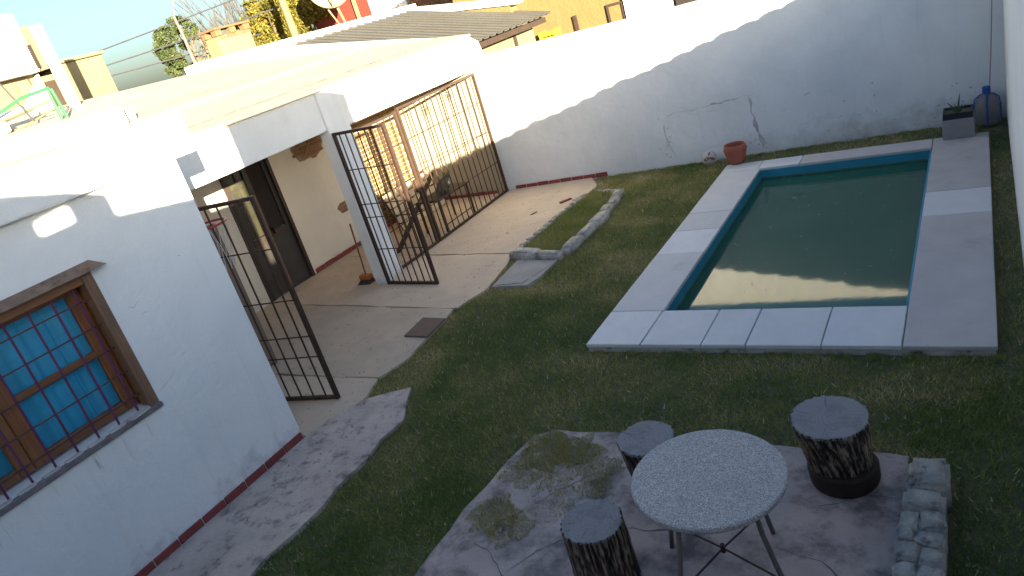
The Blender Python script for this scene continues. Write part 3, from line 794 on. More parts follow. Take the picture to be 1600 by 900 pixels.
dpart('muntin', 'door_dark', BX - .045, BX - .02, DY0 + .268, DY0 + .283, .99, DZ - .07)
for j in range(1, 4): dpart('muntin', 'door_dark', BX - .046, BX - .022, DY0 + .132, DY0 + .418, .986 + j * .26, 1.0 + j * .26)
dpart('dark_pane', 'dark', BX - .05, BX - .04, DY0 + .502, DY1 - .132, 1.0, DZ - .07)
dpart('handle', 'iron', BX - .01, BX + .05, DY0 + .52, DY0 + .54, .95, 1.05)

# ------------------------------------------------------------------ gates
def gate_leaf(name, label, a, b, z0, z1, nb, hz, parts_frame='iron', lock=None, group='black iron gate leaves'):
    """barred leaf between ground points a and b"""
    a = Vector((a[0], a[1], 0)); b = Vector((b[0], b[1], 0)); L = (b - a).length
    t = thing(name, label, 'gate', a, math.atan2(b.y - a.y, b.x - a.x), group)
    r = 0.02
    for u in (r, L - r): MB().tube([(u, 0, z0), (u, 0, z1)], r, square=True).build('frame_post', parts_frame, t, local=True)
    for z in (z0 + r, z1 - r): MB().tube([(2 * r, 0, z), (L - 2 * r, 0, z)], r * .9, square=True).build('frame_rail', parts_frame, t, local=True)
    for i in range(nb):
        u = L * (i + 1) / (nb + 1)
        MB().tube([(u, 0, z0 + 2 * r), (u, 0, z1 - 2 * r)], 0.0095, 6).build('bar', parts_frame, t, local=True)
    for z in hz: MB().tube([(2 * r, 0.012, z), (L - 2 * r, 0.012, z)], 0.007, 6).build('cross_bar', parts_frame, t, local=True)
    if lock: MB().box(L - .10, L - .02, -.03, .03, lock, lock + .2).build('lock_box', parts_frame, t, local=True, bevel=.005)
    return t
gate_leaf('iron_gate', 'open black barred gate leaf beside the corner of the white house, nearest the path', (-7.02, 4.08), (-5.59, 4.29), 0.06, 2.25, 8, (0.55, 0.78, 1.18, 1.72))
gate_leaf('iron_gate', 'open black barred gate leaf standing out from the white pillar onto the patio', (-7.17, 7.05), (-6.20, 6.96), 0.05, 2.25, 7, (0.58, 1.05, 1.24, 1.73))
gate_leaf('iron_gate', 'closed narrow gate leaf between the white pillar and the middle post of the porch grille', (-7.30, 7.50), (-7.30, 8.52), 0.05, 2.16, 6, (0.62, 1.15, 1.70), 'iron_brown', lock=0.92)
gate_leaf('iron_gate', 'closed wide gate leaf ending at the back boundary wall, small wire ornament among its bars', (-7.30, 8.56), (-7.33, 10.83), 0.05, 2.20, 14, (0.62, 1.18, 1.70), 'iron_brown')
wr = bpy.data.objects['iron_gate.003']
m_ = MB()
for k in range(3):
    c = Vector((1.33 + .05 * k, 0.02, 2.0 + .05 * (k % 2))); rr = .05
    m_.tube([c + Vector((rr * math.cos(t), 0, rr * math.sin(t))) for t in [2 * math.pi * q / 12 for q in range(13)]], .006, 5, cap=False)
m_.build('wire_ornament', 'iron', wr, local=True)

# ------------------------------------------------------------------ porch contents
t = thing('bench', 'low dark wooden bench with thin legs behind the closed gate', 'bench', (-7.65, 9.4, .045))
MB().box(-7.88, -7.40, 8.95, 9.86, .57, .60).build('seat', 'dark_wood', t, bevel=.005)
for x in (-7.85, -7.43):
    for y in (8.98, 9.83): MB().tube([(x, y, .045), (x, y, .57)], .014, square=True).build('leg', 'iron_brown', t)
MB().tube([(-7.43, 9.0, .16), (-7.43, 9.81, .16)], .010, 6).build('stretcher', 'iron_brown', t)

def skin_obj(name, joints, edges, mat, parent=None, sub=2):
    me = bpy.data.meshes.new(name)
    me.from_pydata([j[:3] for j in joints], edges, [])
    o = bpy.data.objects.new(name, me); COL.objects.link(o)
    me.materials.append(M[mat])
    sk = o.modifiers.new('skin', 'SKIN'); sk.use_smooth_shade = True
    for i, j in enumerate(joints):
        d = me.skin_vertices[0].data[i]; d.radius = (j[3], j[3] if len(j) < 5 else j[4]); d.use_root = (i == 0)
    s = o.modifiers.new('sub', 'SUBSURF'); s.levels = sub; s.render_levels = sub
    if parent is not None: o.parent = parent
    return o
cat = thing('cat', 'dark tabby cat with white chest crouching on the bench behind the gate', 'cat', (-7.60, 9.36, .60))
J = [(0, -.02, .10, .085, .09), (0, .07, .135, .085, .08), (0, .14, .145, .065, .065), (0.01, .185, .185, .045, .045), (0.02, .235, .215, .045, .046), (0.03, .285, .20, .022, .022),
     (.05, -.03, .045, .045), (.06, .07, .018, .02), (-.05, -.03, .045, .045), (-.06, .07, .018, .02),
     (.04, .15, .07, .026), (.04, .165, .015, .018), (-.04, .15, .07, .026), (-.04, .165, .015, .018),
     (0, -.12, .05, .022), (.08, -.14, .02, .016), (.14, -.06, .016, .013)]
Ed = [(0, 1), (1, 2), (2, 3), (3, 4), (4, 5), (0, 6), (6, 7), (0, 8), (8, 9), (2, 10), (10, 11), (2, 12), (12, 13), (0, 14), (14, 15), (15, 16)]
skin_obj('body', J, Ed, 'cat_fur', cat)
for s_ in (-1, 1):
    MB().add([(.02 + s_ * .012, .215, .245), (.02 + s_ * .042, .225, .24), (.02 + s_ * .028, .245, .245), (.02 + s_ * .034, .225, .295)], [(0, 1, 2), (0, 1, 3), (1, 2, 3), (2, 0, 3)]).build('ear', 'cat_fur', cat, local=True)
    MB().lathe([(0.001, -.006), (.006, -.003), (.0065, 0), (.006, .003), (.001, .006)], (.03 + s_ * .022, .268, .222), 8).build('eye', 'yellow', cat, local=True)
MB().lathe([(.002, -.05), (.035, -.03), (.045, .0), (.035, .03), (.002, .05)], (.028, .165, .11), 12).build('chest_patch', 'cat_white', cat, local=True, smooth=True)
MB().lathe([(.002, -.016), (.014, -.009), (.018, .0), (.014, .009), (.002, .016)], (.034, .287, .197), 10).build('muzzle', 'cat_white', cat, local=True, smooth=True)

t = thing('pallet', 'pale slatted pallet leaning against the back wall inside the porch', 'pallet', (-8.9, 10.1, .045))
for i in range(5):
    z0 = .06 + i * .135; off = (z0) * .35
    MB().hexa([(-8.55 - off, 9.25, z0), (-8.58 - off, 9.25, z0 + .01), (-8.58 - off, 10.6, z0 + .01), (-8.55 - off, 10.6, z0)],
              [(-8.585 - off, 9.25, z0 + .10), (-8.615 - off, 9.25, z0 + .11), (-8.615 - off, 10.6, z0 + .11), (-8.585 - off, 10.6, z0 + .10)]).build('slat', 'pale_wood', t)
for y in (9.3, 9.9, 10.52):
    MB().tube([(-8.61, y, .06), (-8.86, y, .74)], .03, square=True).build('stringer', 'dark_wood', t)
t = thing('plank', 'dark plank propped slantwise in front of the pale pallet', 'plank', (-8.2, 9.2, .045))
MB().tube([(-7.9, 8.2, .05), (-8.45, 10.3, .72)], .028, square=True).build('board', 'dark_wood', t)

t = thing('broom', 'broom with brown stick and orange head leaning at the white pillar', 'broom', (-7.62, 7.2, .045))
MB().tube([(-7.66, 7.16, .12), (-7.44, 7.02, 1.0)], .012, 8).build('stick', 'stick', t)
MB().box(-7.76, -7.56, 7.10, 7.20, .10, .17).build('head', 'orange', t, bevel=.012)
MB().hexa([(-7.79, 7.06, .046), (-7.55, 7.06, .046), (-7.55, 7.23, .046), (-7.79, 7.23, .046)], [(-7.75, 7.11, .10), (-7.57, 7.11, .10), (-7.57, 7.19, .10), (-7.75, 7.19, .10)]).build('bristles', 'bristle', t)

t = thing('wooden_board', 'tall brown board standing in the porch behind the nearest gate leaf', 'board', (-7.3, 4.6, .045))
MB().box(-7.32, -7.27, 4.15, 4.96, .05, 1.86).build('panel', 'board', t, bevel=.006)
MB().box(-7.268, -7.25, 4.20, 4.30, .08, 1.82).box(-7.268, -7.25, 4.82, 4.92, .08, 1.82).build('batten', 'board', t, bevel=.004)

t = thing('basketball_hoop', 'small red basketball rim with white net beside the corner of the white house', 'hoop', (-6.27, 4.17, 2.06))
HC = Vector((-6.27, 4.17, 2.06)); R_ = .19
MB().tube([HC + Vector((R_ * math.cos(a), R_ * math.sin(a), 0)) for a in [2 * math.pi * q / 28 for q in range(29)]], .011, 8, cap=False).build('rim', 'red_plastic', t)
MB().box(HC.x - .07, HC.x + .07, 3.662, 3.985, 2.045, 2.075).build('bracket', 'red_plastic', t, bevel=.004)
m_ = MB()
for q in range(12):
    a = 2 * math.pi * q / 12
    for s_ in (-1, 1):
        m_.tube([HC + Vector(((R_ * (1 - .45 * u)) * math.cos(a + s_ * .55 * u), (R_ * (1 - .45 * u)) * math.sin(a + s_ * .55 * u), -.45 * u)) for u in (0, .25, .5, .75, 1)], .0035, 4, cap=False)
m_.build('net', 'net', t)

# ------------------------------------------------------------------ things on the patio and lawn edge
t = thing('floor_plate', 'brown square tile lying flat on the patio beside the lawn', 'tile', (-5.55, 5.77, .045))
MB().prism([(-5.71, 5.55), (-5.35, 5.53), (-5.39, 5.96), (-5.75, 5.99)], .046, .066).build('plate', 'plate', t, bevel=.004)
t = MB().prism(wob([(-5.75, 9.80), (-5.62, 9.95), (-5.58, 9.93), (-5.70, 9.76)], .01, .04), .046, .07).build('tile_shard', 'brick_red', None); tag(t, 'broken red tile shard lying on the patio near the stone bed', 'shard')
t = MB().prism(wob([(-6.07, 9.38), (-6.02, 9.50), (-5.99, 9.48), (-6.03, 9.37)], .01, .04), .047, .055).build('dry_leaf', 'dry_leaf', None); tag(t, 'curled brown leaf lying alone on the patio', 'leaf')

t = thing('paving_slab', 'grey cement paving slab set in grass at the front of the stone bed', 'slab', (-4.95, 7.1, 0))
MB().prism(wob([(-5.24, 6.79), (-4.72, 6.79), (-4.66, 7.02), (-4.64, 7.50), (-5.30, 7.60)], .012, .08), .0, .05).build('slab', 'slab_grey', t)
crack([(-5.2, 6.83, .05), (-4.82, 6.85, .05), (-4.76, 7.05, .05), (-4.66, 7.4, .05)], .02, n=Z1, parent=t, seed=3)

def stone(name, cx, cy, z0, sx, sy, sz, parent, seed, rz=0.0, mat='stone', rough=0.12, bev=0.16):
    bm = bmesh.new(); bmesh.ops.create_cube(bm, size=1.0)
    bmesh.ops.bevel(bm, geom=bm.edges[:], offset=bev, segments=2, affect='EDGES')
    bmesh.ops.subdivide_edges(bm, edges=bm.edges[:], cuts=1, use_grid_fill=True)
    c_, s_ = math.cos(rz), math.sin(rz)
    L = parent.location
    for v in bm.verts:
        q = mnoise.noise_vector(v.co * 2.1 + Vector((seed, seed * .7, 0))) * rough + mnoise.noise_vector(v.co * 5.5 + Vector((0, seed, 0))) * rough * .45
        p = (v.co + q); x, y, z = p.x * sx, p.y * sy, p.z * sz
        v.co = (cx + x * c_ - y * s_ - L.x, cy + x * s_ + y * c_ - L.y, z0 + sz / 2 + z - L.z)
    me = bpy.data.meshes.new(name); bm.to_mesh(me); bm.free(); me.materials.append(M[mat])
    me.polygons.foreach_set('use_smooth', [True] * len(me.polygons))
    o = bpy.data.objects.new(name, me); COL.objects.link(o); o.parent = parent
    return o

bed = thing('planting_bed', 'narrow grassy bed edged with rough grey stones between patio and lawn', 'flower bed', (-5.05, 8.9, 0))
def edge_stones(a, b, L, w, h, seed):
    a = Vector((a[0], a[1])); b = Vector((b[0], b[1])); d = b - a; T = d.length; n_ = max(1, round(T / L)); ang = math.atan2(d.y, d.x)
    for i in range(n_):
        p = a + d * ((i + .5) / n_)
        stone('kerb_stone', p.x + random.uniform(-.015, .015), p.y, -.03, T / n_ * 1.08, w * random.uniform(.85, 1.15), h * random.uniform(.92, 1.08) + .03, bed, seed + i * 1.7, ang, rough=.09, bev=.12)
edge_stones((-5.46, 7.77), (-4.62, 7.58), .42, .17, .13, 1)
edge_stones((-4.62, 7.70), (-4.62, 9.0), .42, .16, .12, 20)
edge_stones((-4.64, 9.02), (-4.76, 10.02), .34, .14, .10, 40)
edge_stones((-4.80, 10.06), (-5.28, 10.22), .2, .08, .06, 60)
edge_stones((-5.50, 7.9), (-5.44, 10.1), .17, .09, .07, 80)
k = 15000
qx = rng.uniform(-5.5, -4.6, k); qy = rng.uniform(7.7, 10.2, k); ins = in_poly(qx, qy, BED); qx, qy = qx[ins], qy[ins]
gb = blades('bed_grass', qx, qy, np.full(len(qx), .03), .02, .06, .0055, np.clip(.35 + .35 * (grid_noise(qx, qy, 4, 2) - .4) + rng.normal(0, .12, len(qx)), 0, 1), bed)
MB().prism(BED, -.04, .035).build('soil', 'soil', bed)

# ------------------------------------------------------------------ pool
pool = thing('swimming_pool', 'small rectangular pool with teal walls and pale slab surround sunk in the lawn', 'pool', (-1.6, 7.9, 0))
def coping(x0, x1, y0, y1, mat, dz=0.0):
    g_ = 0.004
    MB().box(x0 + g_, x1 - g_, y0 + g_, y1 - g_, .062, .10 + dz).build('coping_slab', mat, pool, bevel=.006, cuts=6, rough=.0022)
xs = [-3.25, -2.70, -2.14, -1.76, -1.17, -0.60]
for i in range(5): coping(xs[i], xs[i + 1], 5.32, 5.97, 'tile_white', random.uniform(-.002, .002))
ys = [5.97, 7.34, 8.03, 8.60, 10.16]
for i in range(4): coping(-3.25, -2.685, ys[i], ys[i + 1], 'tile_white' , random.uniform(-.002, .002))
xs = [-3.25, -2.72, -2.17]
for i in range(2): coping(xs[i], xs[i + 1], 10.16, 10.52, 'tile_white')
coping(-2.17, -0.60, 10.145, 10.52, 'tile_grey')
for y0, y1, mt, x0 in ((5.32, 7.88, 'tile_grey', -.60), (7.88, 8.57, 'tile_white', -.60), (8.57, 10.52, 'tile_grey', -.60)): coping(x0, 0.0, y0, y1, mt, random.uniform(-.001, .002))
m_ = MB()
for x0, x1, y0, y1 in ((-3.235, -.015, 5.335, 5.95), (-3.235, -.015, 10.18, 10.505), (-3.235, -2.72, 5.95, 10.18), (-.59, -.015, 5.95, 10.18)):
    m_.box(x0, x1, y0, y1, -.12, .062)
m_.build('surround', 'coping_side', pool)
m_ = MB()
m_.box(IX0 - .03, IX0 + .012, IY0 - .03, IY1 + .03, -1.3, .064).box(IX1 - .012, IX1 + .03, IY0 - .03, IY1 + .03, -1.3, .064)
m_.box(IX0 + .012, IX1 - .012, IY0 - .03, IY0 + .012, -1.3, .064).box(IX0 + .012, IX1 - .012, IY1 - .012, IY1 + .03, -1.3, .064)
m_.box(IX0 + .012, IX1 - .012, IY0 + .012, IY1 - .012, -1.3, -1.25)
m_.build('basin', 'teal', pool)
wtr = MB().add([(IX0 + .012, IY0 + .012, -.06), (IX1 - .012, IY0 + .012, -.06), (IX1 - .012, IY1 - .012, -.06), (IX0 + .012, IY1 - .012, -.06)], [(0, 1, 2, 3)])
struct('water', wtr, 'water')
m_ = MB()
for x0, x1, y0, y1 in ((IX0 + .0125, IX0 + .0145, IY0 + .013, IY1 - .013), (IX1 - .0145, IX1 - .0125, IY0 + .013, IY1 - .013), (IX0 + .015, IX1 - .015, IY1 - .0145, IY1 - .0125)):
    m_.box(x0, x1, y0, y1, -.059, -.038)
m_.build('waterline_scum', 'scum', pool)
k = 70
sx = rng.uniform(IX0 + .1, IX1 - .1, k); sy = rng.uniform(IY0 + .1, IY1 - .1, k) ; aa = rng.uniform(0, 6.28, k); ll = rng.uniform(.006, .020, k)
v = np.zeros((k, 4, 3))
for q, (du, dv) in enumerate(((-1, 0), (0, -.4), (1, 0), (0, .4))):
    v[:, q, 0] = sx + (np.cos(aa) * du - np.sin(aa) * dv) * ll; v[:, q, 1] = sy + (np.sin(aa) * du + np.cos(aa) * dv) * ll; v[:, q, 2] = -.0575
tag(np_mesh('floating_leaves', v.reshape(-1, 3), np.arange(4 * k), 4, 'dry_leaf'), kind='stuff')

# ------------------------------------------------------------------ things round the pool
t = thing('flower_pot', 'empty round terracotta pot on the far left corner of the pool surround', 'pot', (-3.10, 10.55, .10))
MB().lathe([(.06, 0), (.095, .005), (.125, .07), (.155, .16), (.165, .23), (.158, .265), (.150, .29), (.138, .288), (.148, .25), (.148, .2), (.12, .06), (.02, .03)], n=36, close=False).build('pot', 'terracotta', t, local=True, smooth=True)
MB().lathe([(.166, .205), (.171, .215), (.166, .226)], n=36, close=False).build('rim_band', 'terracotta', t, local=True, smooth=True)
t = thing('football', 'worn white ball with red-brown patches on grass by the back wall', 'ball', (-3.62, 10.92, .125))
bm = bmesh.new(); bmesh.ops.create_icosphere(bm, subdivisions=4, radius=.115); me = bpy.data.meshes.new('cover'); bm.to_mesh(me); bm.free()
me.polygons.foreach_set('use_smooth', [True] * len(me.polygons)); me.materials.append(M['ball']); o = bpy.data.objects.new('cover', me); COL.objects.link(o); o.parent = t
def ball_band(p0, p1, w, name='patch'):
    a = Vector(p0).normalized(); b = Vector(p1).normalized(); nrm = a.cross(b).normalized(); vs = []; fs = []; K = 10
    for i in range(K + 1):
        d = a.slerp(b, i / K); ww = w * math.sin(math.pi * (i + .8) / (K + 1.6))
        vs += [(d + nrm * ww).normalized() * .1165, (d - nrm * ww).normalized() * .1165]
    for i in range(K): fs.append((2 * i, 2 * i + 1, 2 * i + 3, 2 * i + 2))
    MB().add(vs, fs).build(name, 'ball_red', t, local=True, smooth=True)
ball_band((-.5, -1, .0), (.35, -.9, .35), .2); ball_band((.3, -.9, .3), (.9, -.5, -.1), .15); ball_band((.2, -.7, .5), (.3, -.3, .95), .13); ball_band((-.7, -.4, .6), (-.95, .1, .2), .15)

t = thing('planter', 'square grey cement planter with small aloe on the far right corner of the pool surround', 'planter', (-.315, 10.545, .10))
s_ = .172
MB().box(-s_, s_, -s_, s_, 0, .245).build('box', 'planter', t, local=True, bevel=.008)
m_ = MB().box(-s_ + .012, s_ - .012, -s_ + .012, -s_ + .034, .246, .32).box(-s_ + .012, s_ - .012, s_ - .034, s_ - .012, .246, .32).box(-s_ + .012, -s_ + .034, -s_ + .034, s_ - .034, .246, .32).box(s_ - .034, s_ - .012, -s_ + .034, s_ - .034, .246, .32)
m_.build('liner', 'black', t, local=True)
MB().box(-s_ + .035, s_ - .035, -s_ + .035, s_ - .035, .246, .29).build('earth', 'soil', t, local=True)
for k, (a, L_, tl) in enumerate(((2.6, .17, .7), (1.1, .24, .15), (.3, .12, .7), (4.4, .14, .6), (3.6, .11, .9), (5.4, .13, .5))):
    d = Vector((math.cos(a) * tl, math.sin(a) * tl * .5, 1)).normalized()
    MB().tube([Vector((0, -.02, .28)) + d * L_ * u + Vector((math.cos(a), 0, 0)) * .03 * u * u for u in (0, .35, .7, 1)], [.014, .012, .008, .002], 6).build('leaf', 'aloe', t, local=True, smooth=True)

t = thing('water_jug', 'large cloudy plastic jug with blue cap and blue frame in the far right corner', 'jug', (-.01, 11.08, .02))
MB().lathe([(.06, 0), (.12, .01), (.135, .05), (.137, .25), (.125, .33), (.09, .38), (.045, .41), (.035, .425)], n=28).build('body', 'jug', t, local=True, smooth=True)
MB().lathe([(.042, .41), (.046, .42), (.046, .50), (.03, .505)], n=16).build('cap', 'blue_plastic', t, local=True)
for a in (0, math.pi / 2):
    c_, s2 = math.cos(a), math.sin(a)
    MB().tube([(u * c_, u * s2, z) for u, z in ((-.146, .04), (-.146, .27), (-.132, .35), (-.08, .40), (0, .425), (.08, .40), (.132, .35), (.146, .27), (.146, .04))], .009, 6).build('frame', 'blue_plastic', t, local=True)
t = MB().tube([(.06, 11.24, 2.38), (.09, 11.26, 1.6), (.06, 11.24, 1.0), (.03, 11.22, .55), (.02, 11.16, .35)], .006, 6).build('cord', 'planter', None)
tag(t, 'thin grey cord hanging down the back wall near the right corner', 'cord')

# ------------------------------------------------------------------ table and log stools
TC = Vector((-1.285, 2.915, 0))
tb = thing('round_table', 'round speckled terrazzo table on thin bent iron legs', 'table', (TC.x, TC.y, .036))
vs = MB()
vs.lathe([(.380, .672), (.393, .676), (.399, .690), (.398, .705), (.390, .712)], n=72)
vs.build('tabletop', 'terrazzo', tb, local=True, rough=0.0)
crack([(TC.x + .05, TC.y + .02, .7485), (TC.x + .14, TC.y + .12, .7485), (TC.x + .12, TC.y + .22, .7485)], .004, n=Z1, parent=tb, seed=2, jit=.02, mat='wallcrack')
for k in range(4):
    a = math.radians(-112 + 90 * k)
    d = Vector((math.cos(a), math.sin(a), 0))
    pts = [d * .24 + Vector((0, 0, .672)), d * .27 + Vector((0, 0, .60)), d * .29 + Vector((0, 0, .46)), d * .335 + Vector((0, 0, .30)), d * .385 + Vector((0, 0, .15)), d * .415 + Vector((0, 0, .0))]
    MB().tube(pts, .014, 8).build('leg', 'iron_tan' if 'iron_tan' in M else 'slab_grey', tb, local=True, smooth=True)
    MB().tube([(0, 0, .215), d * .365 + Vector((0, 0, .20))], .006, 6).build('brace', 'iron', tb, local=True)
MB().tube([(0, 0, .19), (0, 0, .24)], .014, 8).build('hub', 'iron', tb, local=True)

def stump(name, label, loc, r0, r1, h, lean=(0, 0), seed=1.0, twist=.25, base=None, group='log stools round the table', oval=1.0):
    t = thing(name, label, 'stool', loc, 0, group)
    nr, nz = 220, 30
    vs = np.zeros(((nz + 1) * nr, 3)); tone = np.zeros((nz + 1) * nr)
    zb = base[1] if base else 0.0
    for j in range(nz + 1):
        u = j / nz; z = zb + (h - zb) * u
        R = r0 + (r1 - r0) * u
        for i in range(nr):
            a = 2 * math.pi * i / nr
            aa = a + twist * u
            q = mnoise.noise(Vector((math.cos(aa) * 16, math.sin(aa) * 16, u * 2.6 + seed))) + .6 * mnoise.noise(Vector((math.cos(aa) * 34, math.sin(aa) * 34, u * 9 + seed)))
            low = mnoise.noise(Vector((math.cos(a) * 1.2, math.sin(a) * 1.2, u + seed * 3)))
            ridge = max(0.0, min(1.0, .5 + q * 1.05))
            rr = R * (1 + .06 * low) + .013 * (ridge - .5)
            if j == 0: rr -= .01
            vs[j * nr + i] = (math.cos(a) * rr + lean[0] * u, math.sin(a) * rr * oval + lean[1] * u, z)
            tone[j * nr + i] = ridge
    faces = []
    for j in range(nz):
        for i in range(nr): faces += [j * nr + i, j * nr + (i + 1) % nr, (j + 1) * nr + (i + 1) % nr, (j + 1) * nr + i]
    o = np_mesh('bark', vs, np.array(faces), 4, 'bark', tone); o.parent = t
    top = [Vector(vs[nz * nr + i]) for i in range(nr)]
    c = Vector((lean[0], lean[1], h))
    m = MB(); vv = []
    for s_, dz in ((1.0, -.012), (.995, .001), (.97, .006), (.6, .007), (.3, .007)):
        vv += [c + (p - c) * s_ + Vector((0, 0, dz)) for p in top]
    ff = []
    for k in range(4):
        for i in range(nr): ff.append((k * nr + i, k * nr + (i + 1) % nr, (k + 1) * nr + (i + 1) % nr, (k + 1) * nr + i))
    ff.append(tuple(4 * nr + i for i in range(nr)))
    m.add(vv, ff).build('seat', 'endgrain', t, local=True)
    for q in range(4):
        a = seed + q * 1.7; L_ = r1 * random.uniform(.3, .7)
        crack([c + Vector((math.cos(a) * r1 * .97, math.sin(a) * r1 * .97, .008)), c + Vector((math.cos(a + .08) * (r1 - L_), math.sin(a + .08) * (r1 - L_), .008))], .006, n=Z1, parent=None, seed=q, jit=.006).parent = t
    if base:
        mb = MB().lathe([(base[0] * .97, 0), (base[0], .02), (base[0] * 1.0, base[1] - .015), (base[0] * .95, base[1])], (.01, .01, 0), 40)
        mb.build('base_disc', 'dark_wood', t, local=True, cuts=0, rough=.012)
    return t
stump('log_stool', 'tall furrowed log stool on a dark round base at the right of the table', (-.83, 3.84, .036), .172, .222, .43, (-.03, .03), 3.0, .30, (.20, .125))
stump('log_stool', 'dark ridged log stool at the front left of the table, nearest the camera', (-1.95, 2.75, .036), .185, .178, .43, (0, 0), 11.0, .04)
stump('log_stool', 'log stool half hidden behind the far left side of the table', (-1.88, 3.53, .036), .14, .185, .43, (-.03, 0), 23.0, .08)

# stone kerb at the right of the pavement
kw = thing('stone_kerb', 'low kerb of rough mortared stones along the right edge of the table pavement', 'kerb', (-.36, 2.5, 0))
MB().box(-.45, -.275, .2, 3.88, -.05, .165).build('mortar_bed', 'stone', kw, cuts=2, rough=.02)
stone('stone', -.355, 3.76, 0, .20, .27, .215, kw, 1.0, .04, rough=.08, bev=.11)
stone('stone', -.37, 3.545, 0, .20, .15, .205, kw, 4.0, -.05, rough=.08, bev=.11)
y = 3.465; sd = 10
while y > .3:
    L_ = random.uniform(.10, .17)
    split = random.choice((.35, .5, .62, .42))
    xa, xb = -.475, -.265
    xm = xa + (xb - xa) * split
    for a_, b_ in ((xa, xm), (xm, xb)):
        sd += 1.37
        stone('stone', (a_ + b_) / 2, y - L_ / 2 + random.uniform(-.02, .02), .0, (b_ - a_) * 1.06, L_ * random.uniform(.95, 1.15), random.uniform(.175, .192), kw, sd, random.uniform(-.15, .15), rough=.08, bev=.09)
    y -= L_ * .97

# ------------------------------------------------------------------ roofs, tanks and pipes at upper left
t = thing('white_pipe', 'thick white vent pipe standing upright on the roofs at upper left', 'pipe', (-12, 6.76, 3.3))
MB().tube([(-12, 6.76, 3.3), (-12, 6.76, 4.78)], .085, 16).build('pipe', 'pvc', t)
t = thing('pipe_rack', 'green pipe bracket carrying white plumbing on the roof at far left', 'pipes', (-11.0, 5.6, 3.3))
MB().tube([(-11, 5.1, 3.66), (-11, 5.54, 3.80), (-11, 5.95, 3.84), (-11, 5.97, 3.80)], .022, 8).build('rail', 'green_pipe', t)
for dy in (0, .09): MB().tube([(-11, 5.93 + dy * .6, 3.82), (-11, 5.93 + dy, 3.30)], .022, 8).build('upright', 'green_pipe', t)
MB().tube([(-11.05, 4.7, 3.55), (-11.05, 5.3, 3.60), (-11.05, 5.95, 3.68)], .016, 8).build('thin_pipe', 'pole_wood', t)
MB().tube([(-11.1, 4.9, 3.46), (-11.1, 5.4, 3.43), (-11.1, 5.95, 3.56)], .012, 8).build('thin_pipe', 'pole_wood', t)
MB().tube([(-11.2, 4.9, 3.58), (-11.2, 5.7, 3.66)], .06, 12).build('white_tube', 'pvc', t)
MB().lathe([(.07, 0), (.10, .02), (.10, .12), (.06, .16)], (-11.0, 5.12, 3.42), 16).build('valve', 'pvc', t)
t = MB().tube([(-11, 5.55, 3.5), (-11, 5.25, 4.45), (-11, 5.0, 5.6)], .012, 6).build('roof_wire', 'cable', None)
tag(t, 'thin dark stay wire rising from the green pipes at far left', 'wire')
t = thing('white_building', 'tall white upper storey with brown underside at the far left edge', 'building', (-15, 6, 0))
MB().box(-18.5, -14, 1.0, 7.62, 4.30, 5.30).build('upper_storey', 'fascia', t, bevel=.03)
MB().box(-18.5, -14.3, 1.0, 7.6, 0, 4.296).build('lower_storey', 'beige', t)
MB().hexa([(-14.29, 6.95, 3.3), (-14.16, 6.95, 3.3), (-14.16, 7.62, 3.3), (-14.29, 7.62, 3.3)], [(-14.29, 6.95, 3.62), (-14.16, 6.95, 3.62), (-14.16, 7.62, 4.28), (-14.29, 7.62, 4.28)]).build('stair_side', 'fascia', t)
MB().box(-14.6, -13.9, 7.63, 7.70, 4.3, 5.05).build('end_trim', 'beige', t)
MB().box(-13.99, -13.95, 7.56, 7.61, 4.35, 4.75).build('shadow_slot', 'dark', t)
t = thing('beige_tower', 'beige rendered box with thin cap on the roofs left of the power lines', 'building', (-14.6, 8.4, 0))
MB().box(-15.6, -14.0, 7.98, 8.82, 0, 4.34).build('wall', 'beige', t, bevel=.015)
MB().box(-15.65, -13.94, 7.90, 8.86, 4.342, 4.40).build('cap', 'beige', t, bevel=.01)
MB().box(-15.4, -14.2, 7.20, 7.94, 0, 4.22).build('side_block', 'beige', t)
MB().box(-14.198, -14.16, 7.66, 7.84, 3.3, 4.12).build('doorway', 'dark_wood', t)
MB().box(-14.12, -14.06, 7.915, 7.97, 3.62, 4.30).build('recess_shade', 'dark', t)  # solid dark strip painted as the shade of a recess
bx_ = thing('white_parapet', 'low white parapet on the roof below the beige box', 'parapet', (-11.6, 6.5, 0))
MB().box(-12.45, -11.4, 5.95, 7.55, 2.5, 3.44).build('wall', 'fascia', bx_, bevel=.03)

t = thing('brick_chimney', 'square beige chimney block topped with ornamental terracotta brickwork', 'chimney', (-15.3, 12.7, 0))
MB().box(-15.5, -15.0, 12.36, 13.38, 0, 4.22).build('shaft', 'beige', t, bevel=.02)
for (x0, x1, y0, y1) in ((-15.16, -14.98, 12.34, 12.52), (-15.16, -14.98, 12.78, 12.96), (-15.16, -14.98, 13.22, 13.40), (-15.52, -15.36, 12.34, 12.52), (-15.52, -15.36, 13.22, 13.40)):
    MB().box(x0, x1, y0, y1, 4.222, 4.36).build('brick_pier', 'terracotta_pale', t, bevel=.012)
MB().box(-15.55, -14.95, 12.31, 13.43, 4.362, 4.41).build('cap', 'terracotta_pale', t, bevel=.01)
for i in range(4): MB().box(-14.998, -14.98, 12.40 + i * .245, 12.40 + i * .245 + .23, 4.15, 4.21).build('brick', 'terracotta_pale', t)

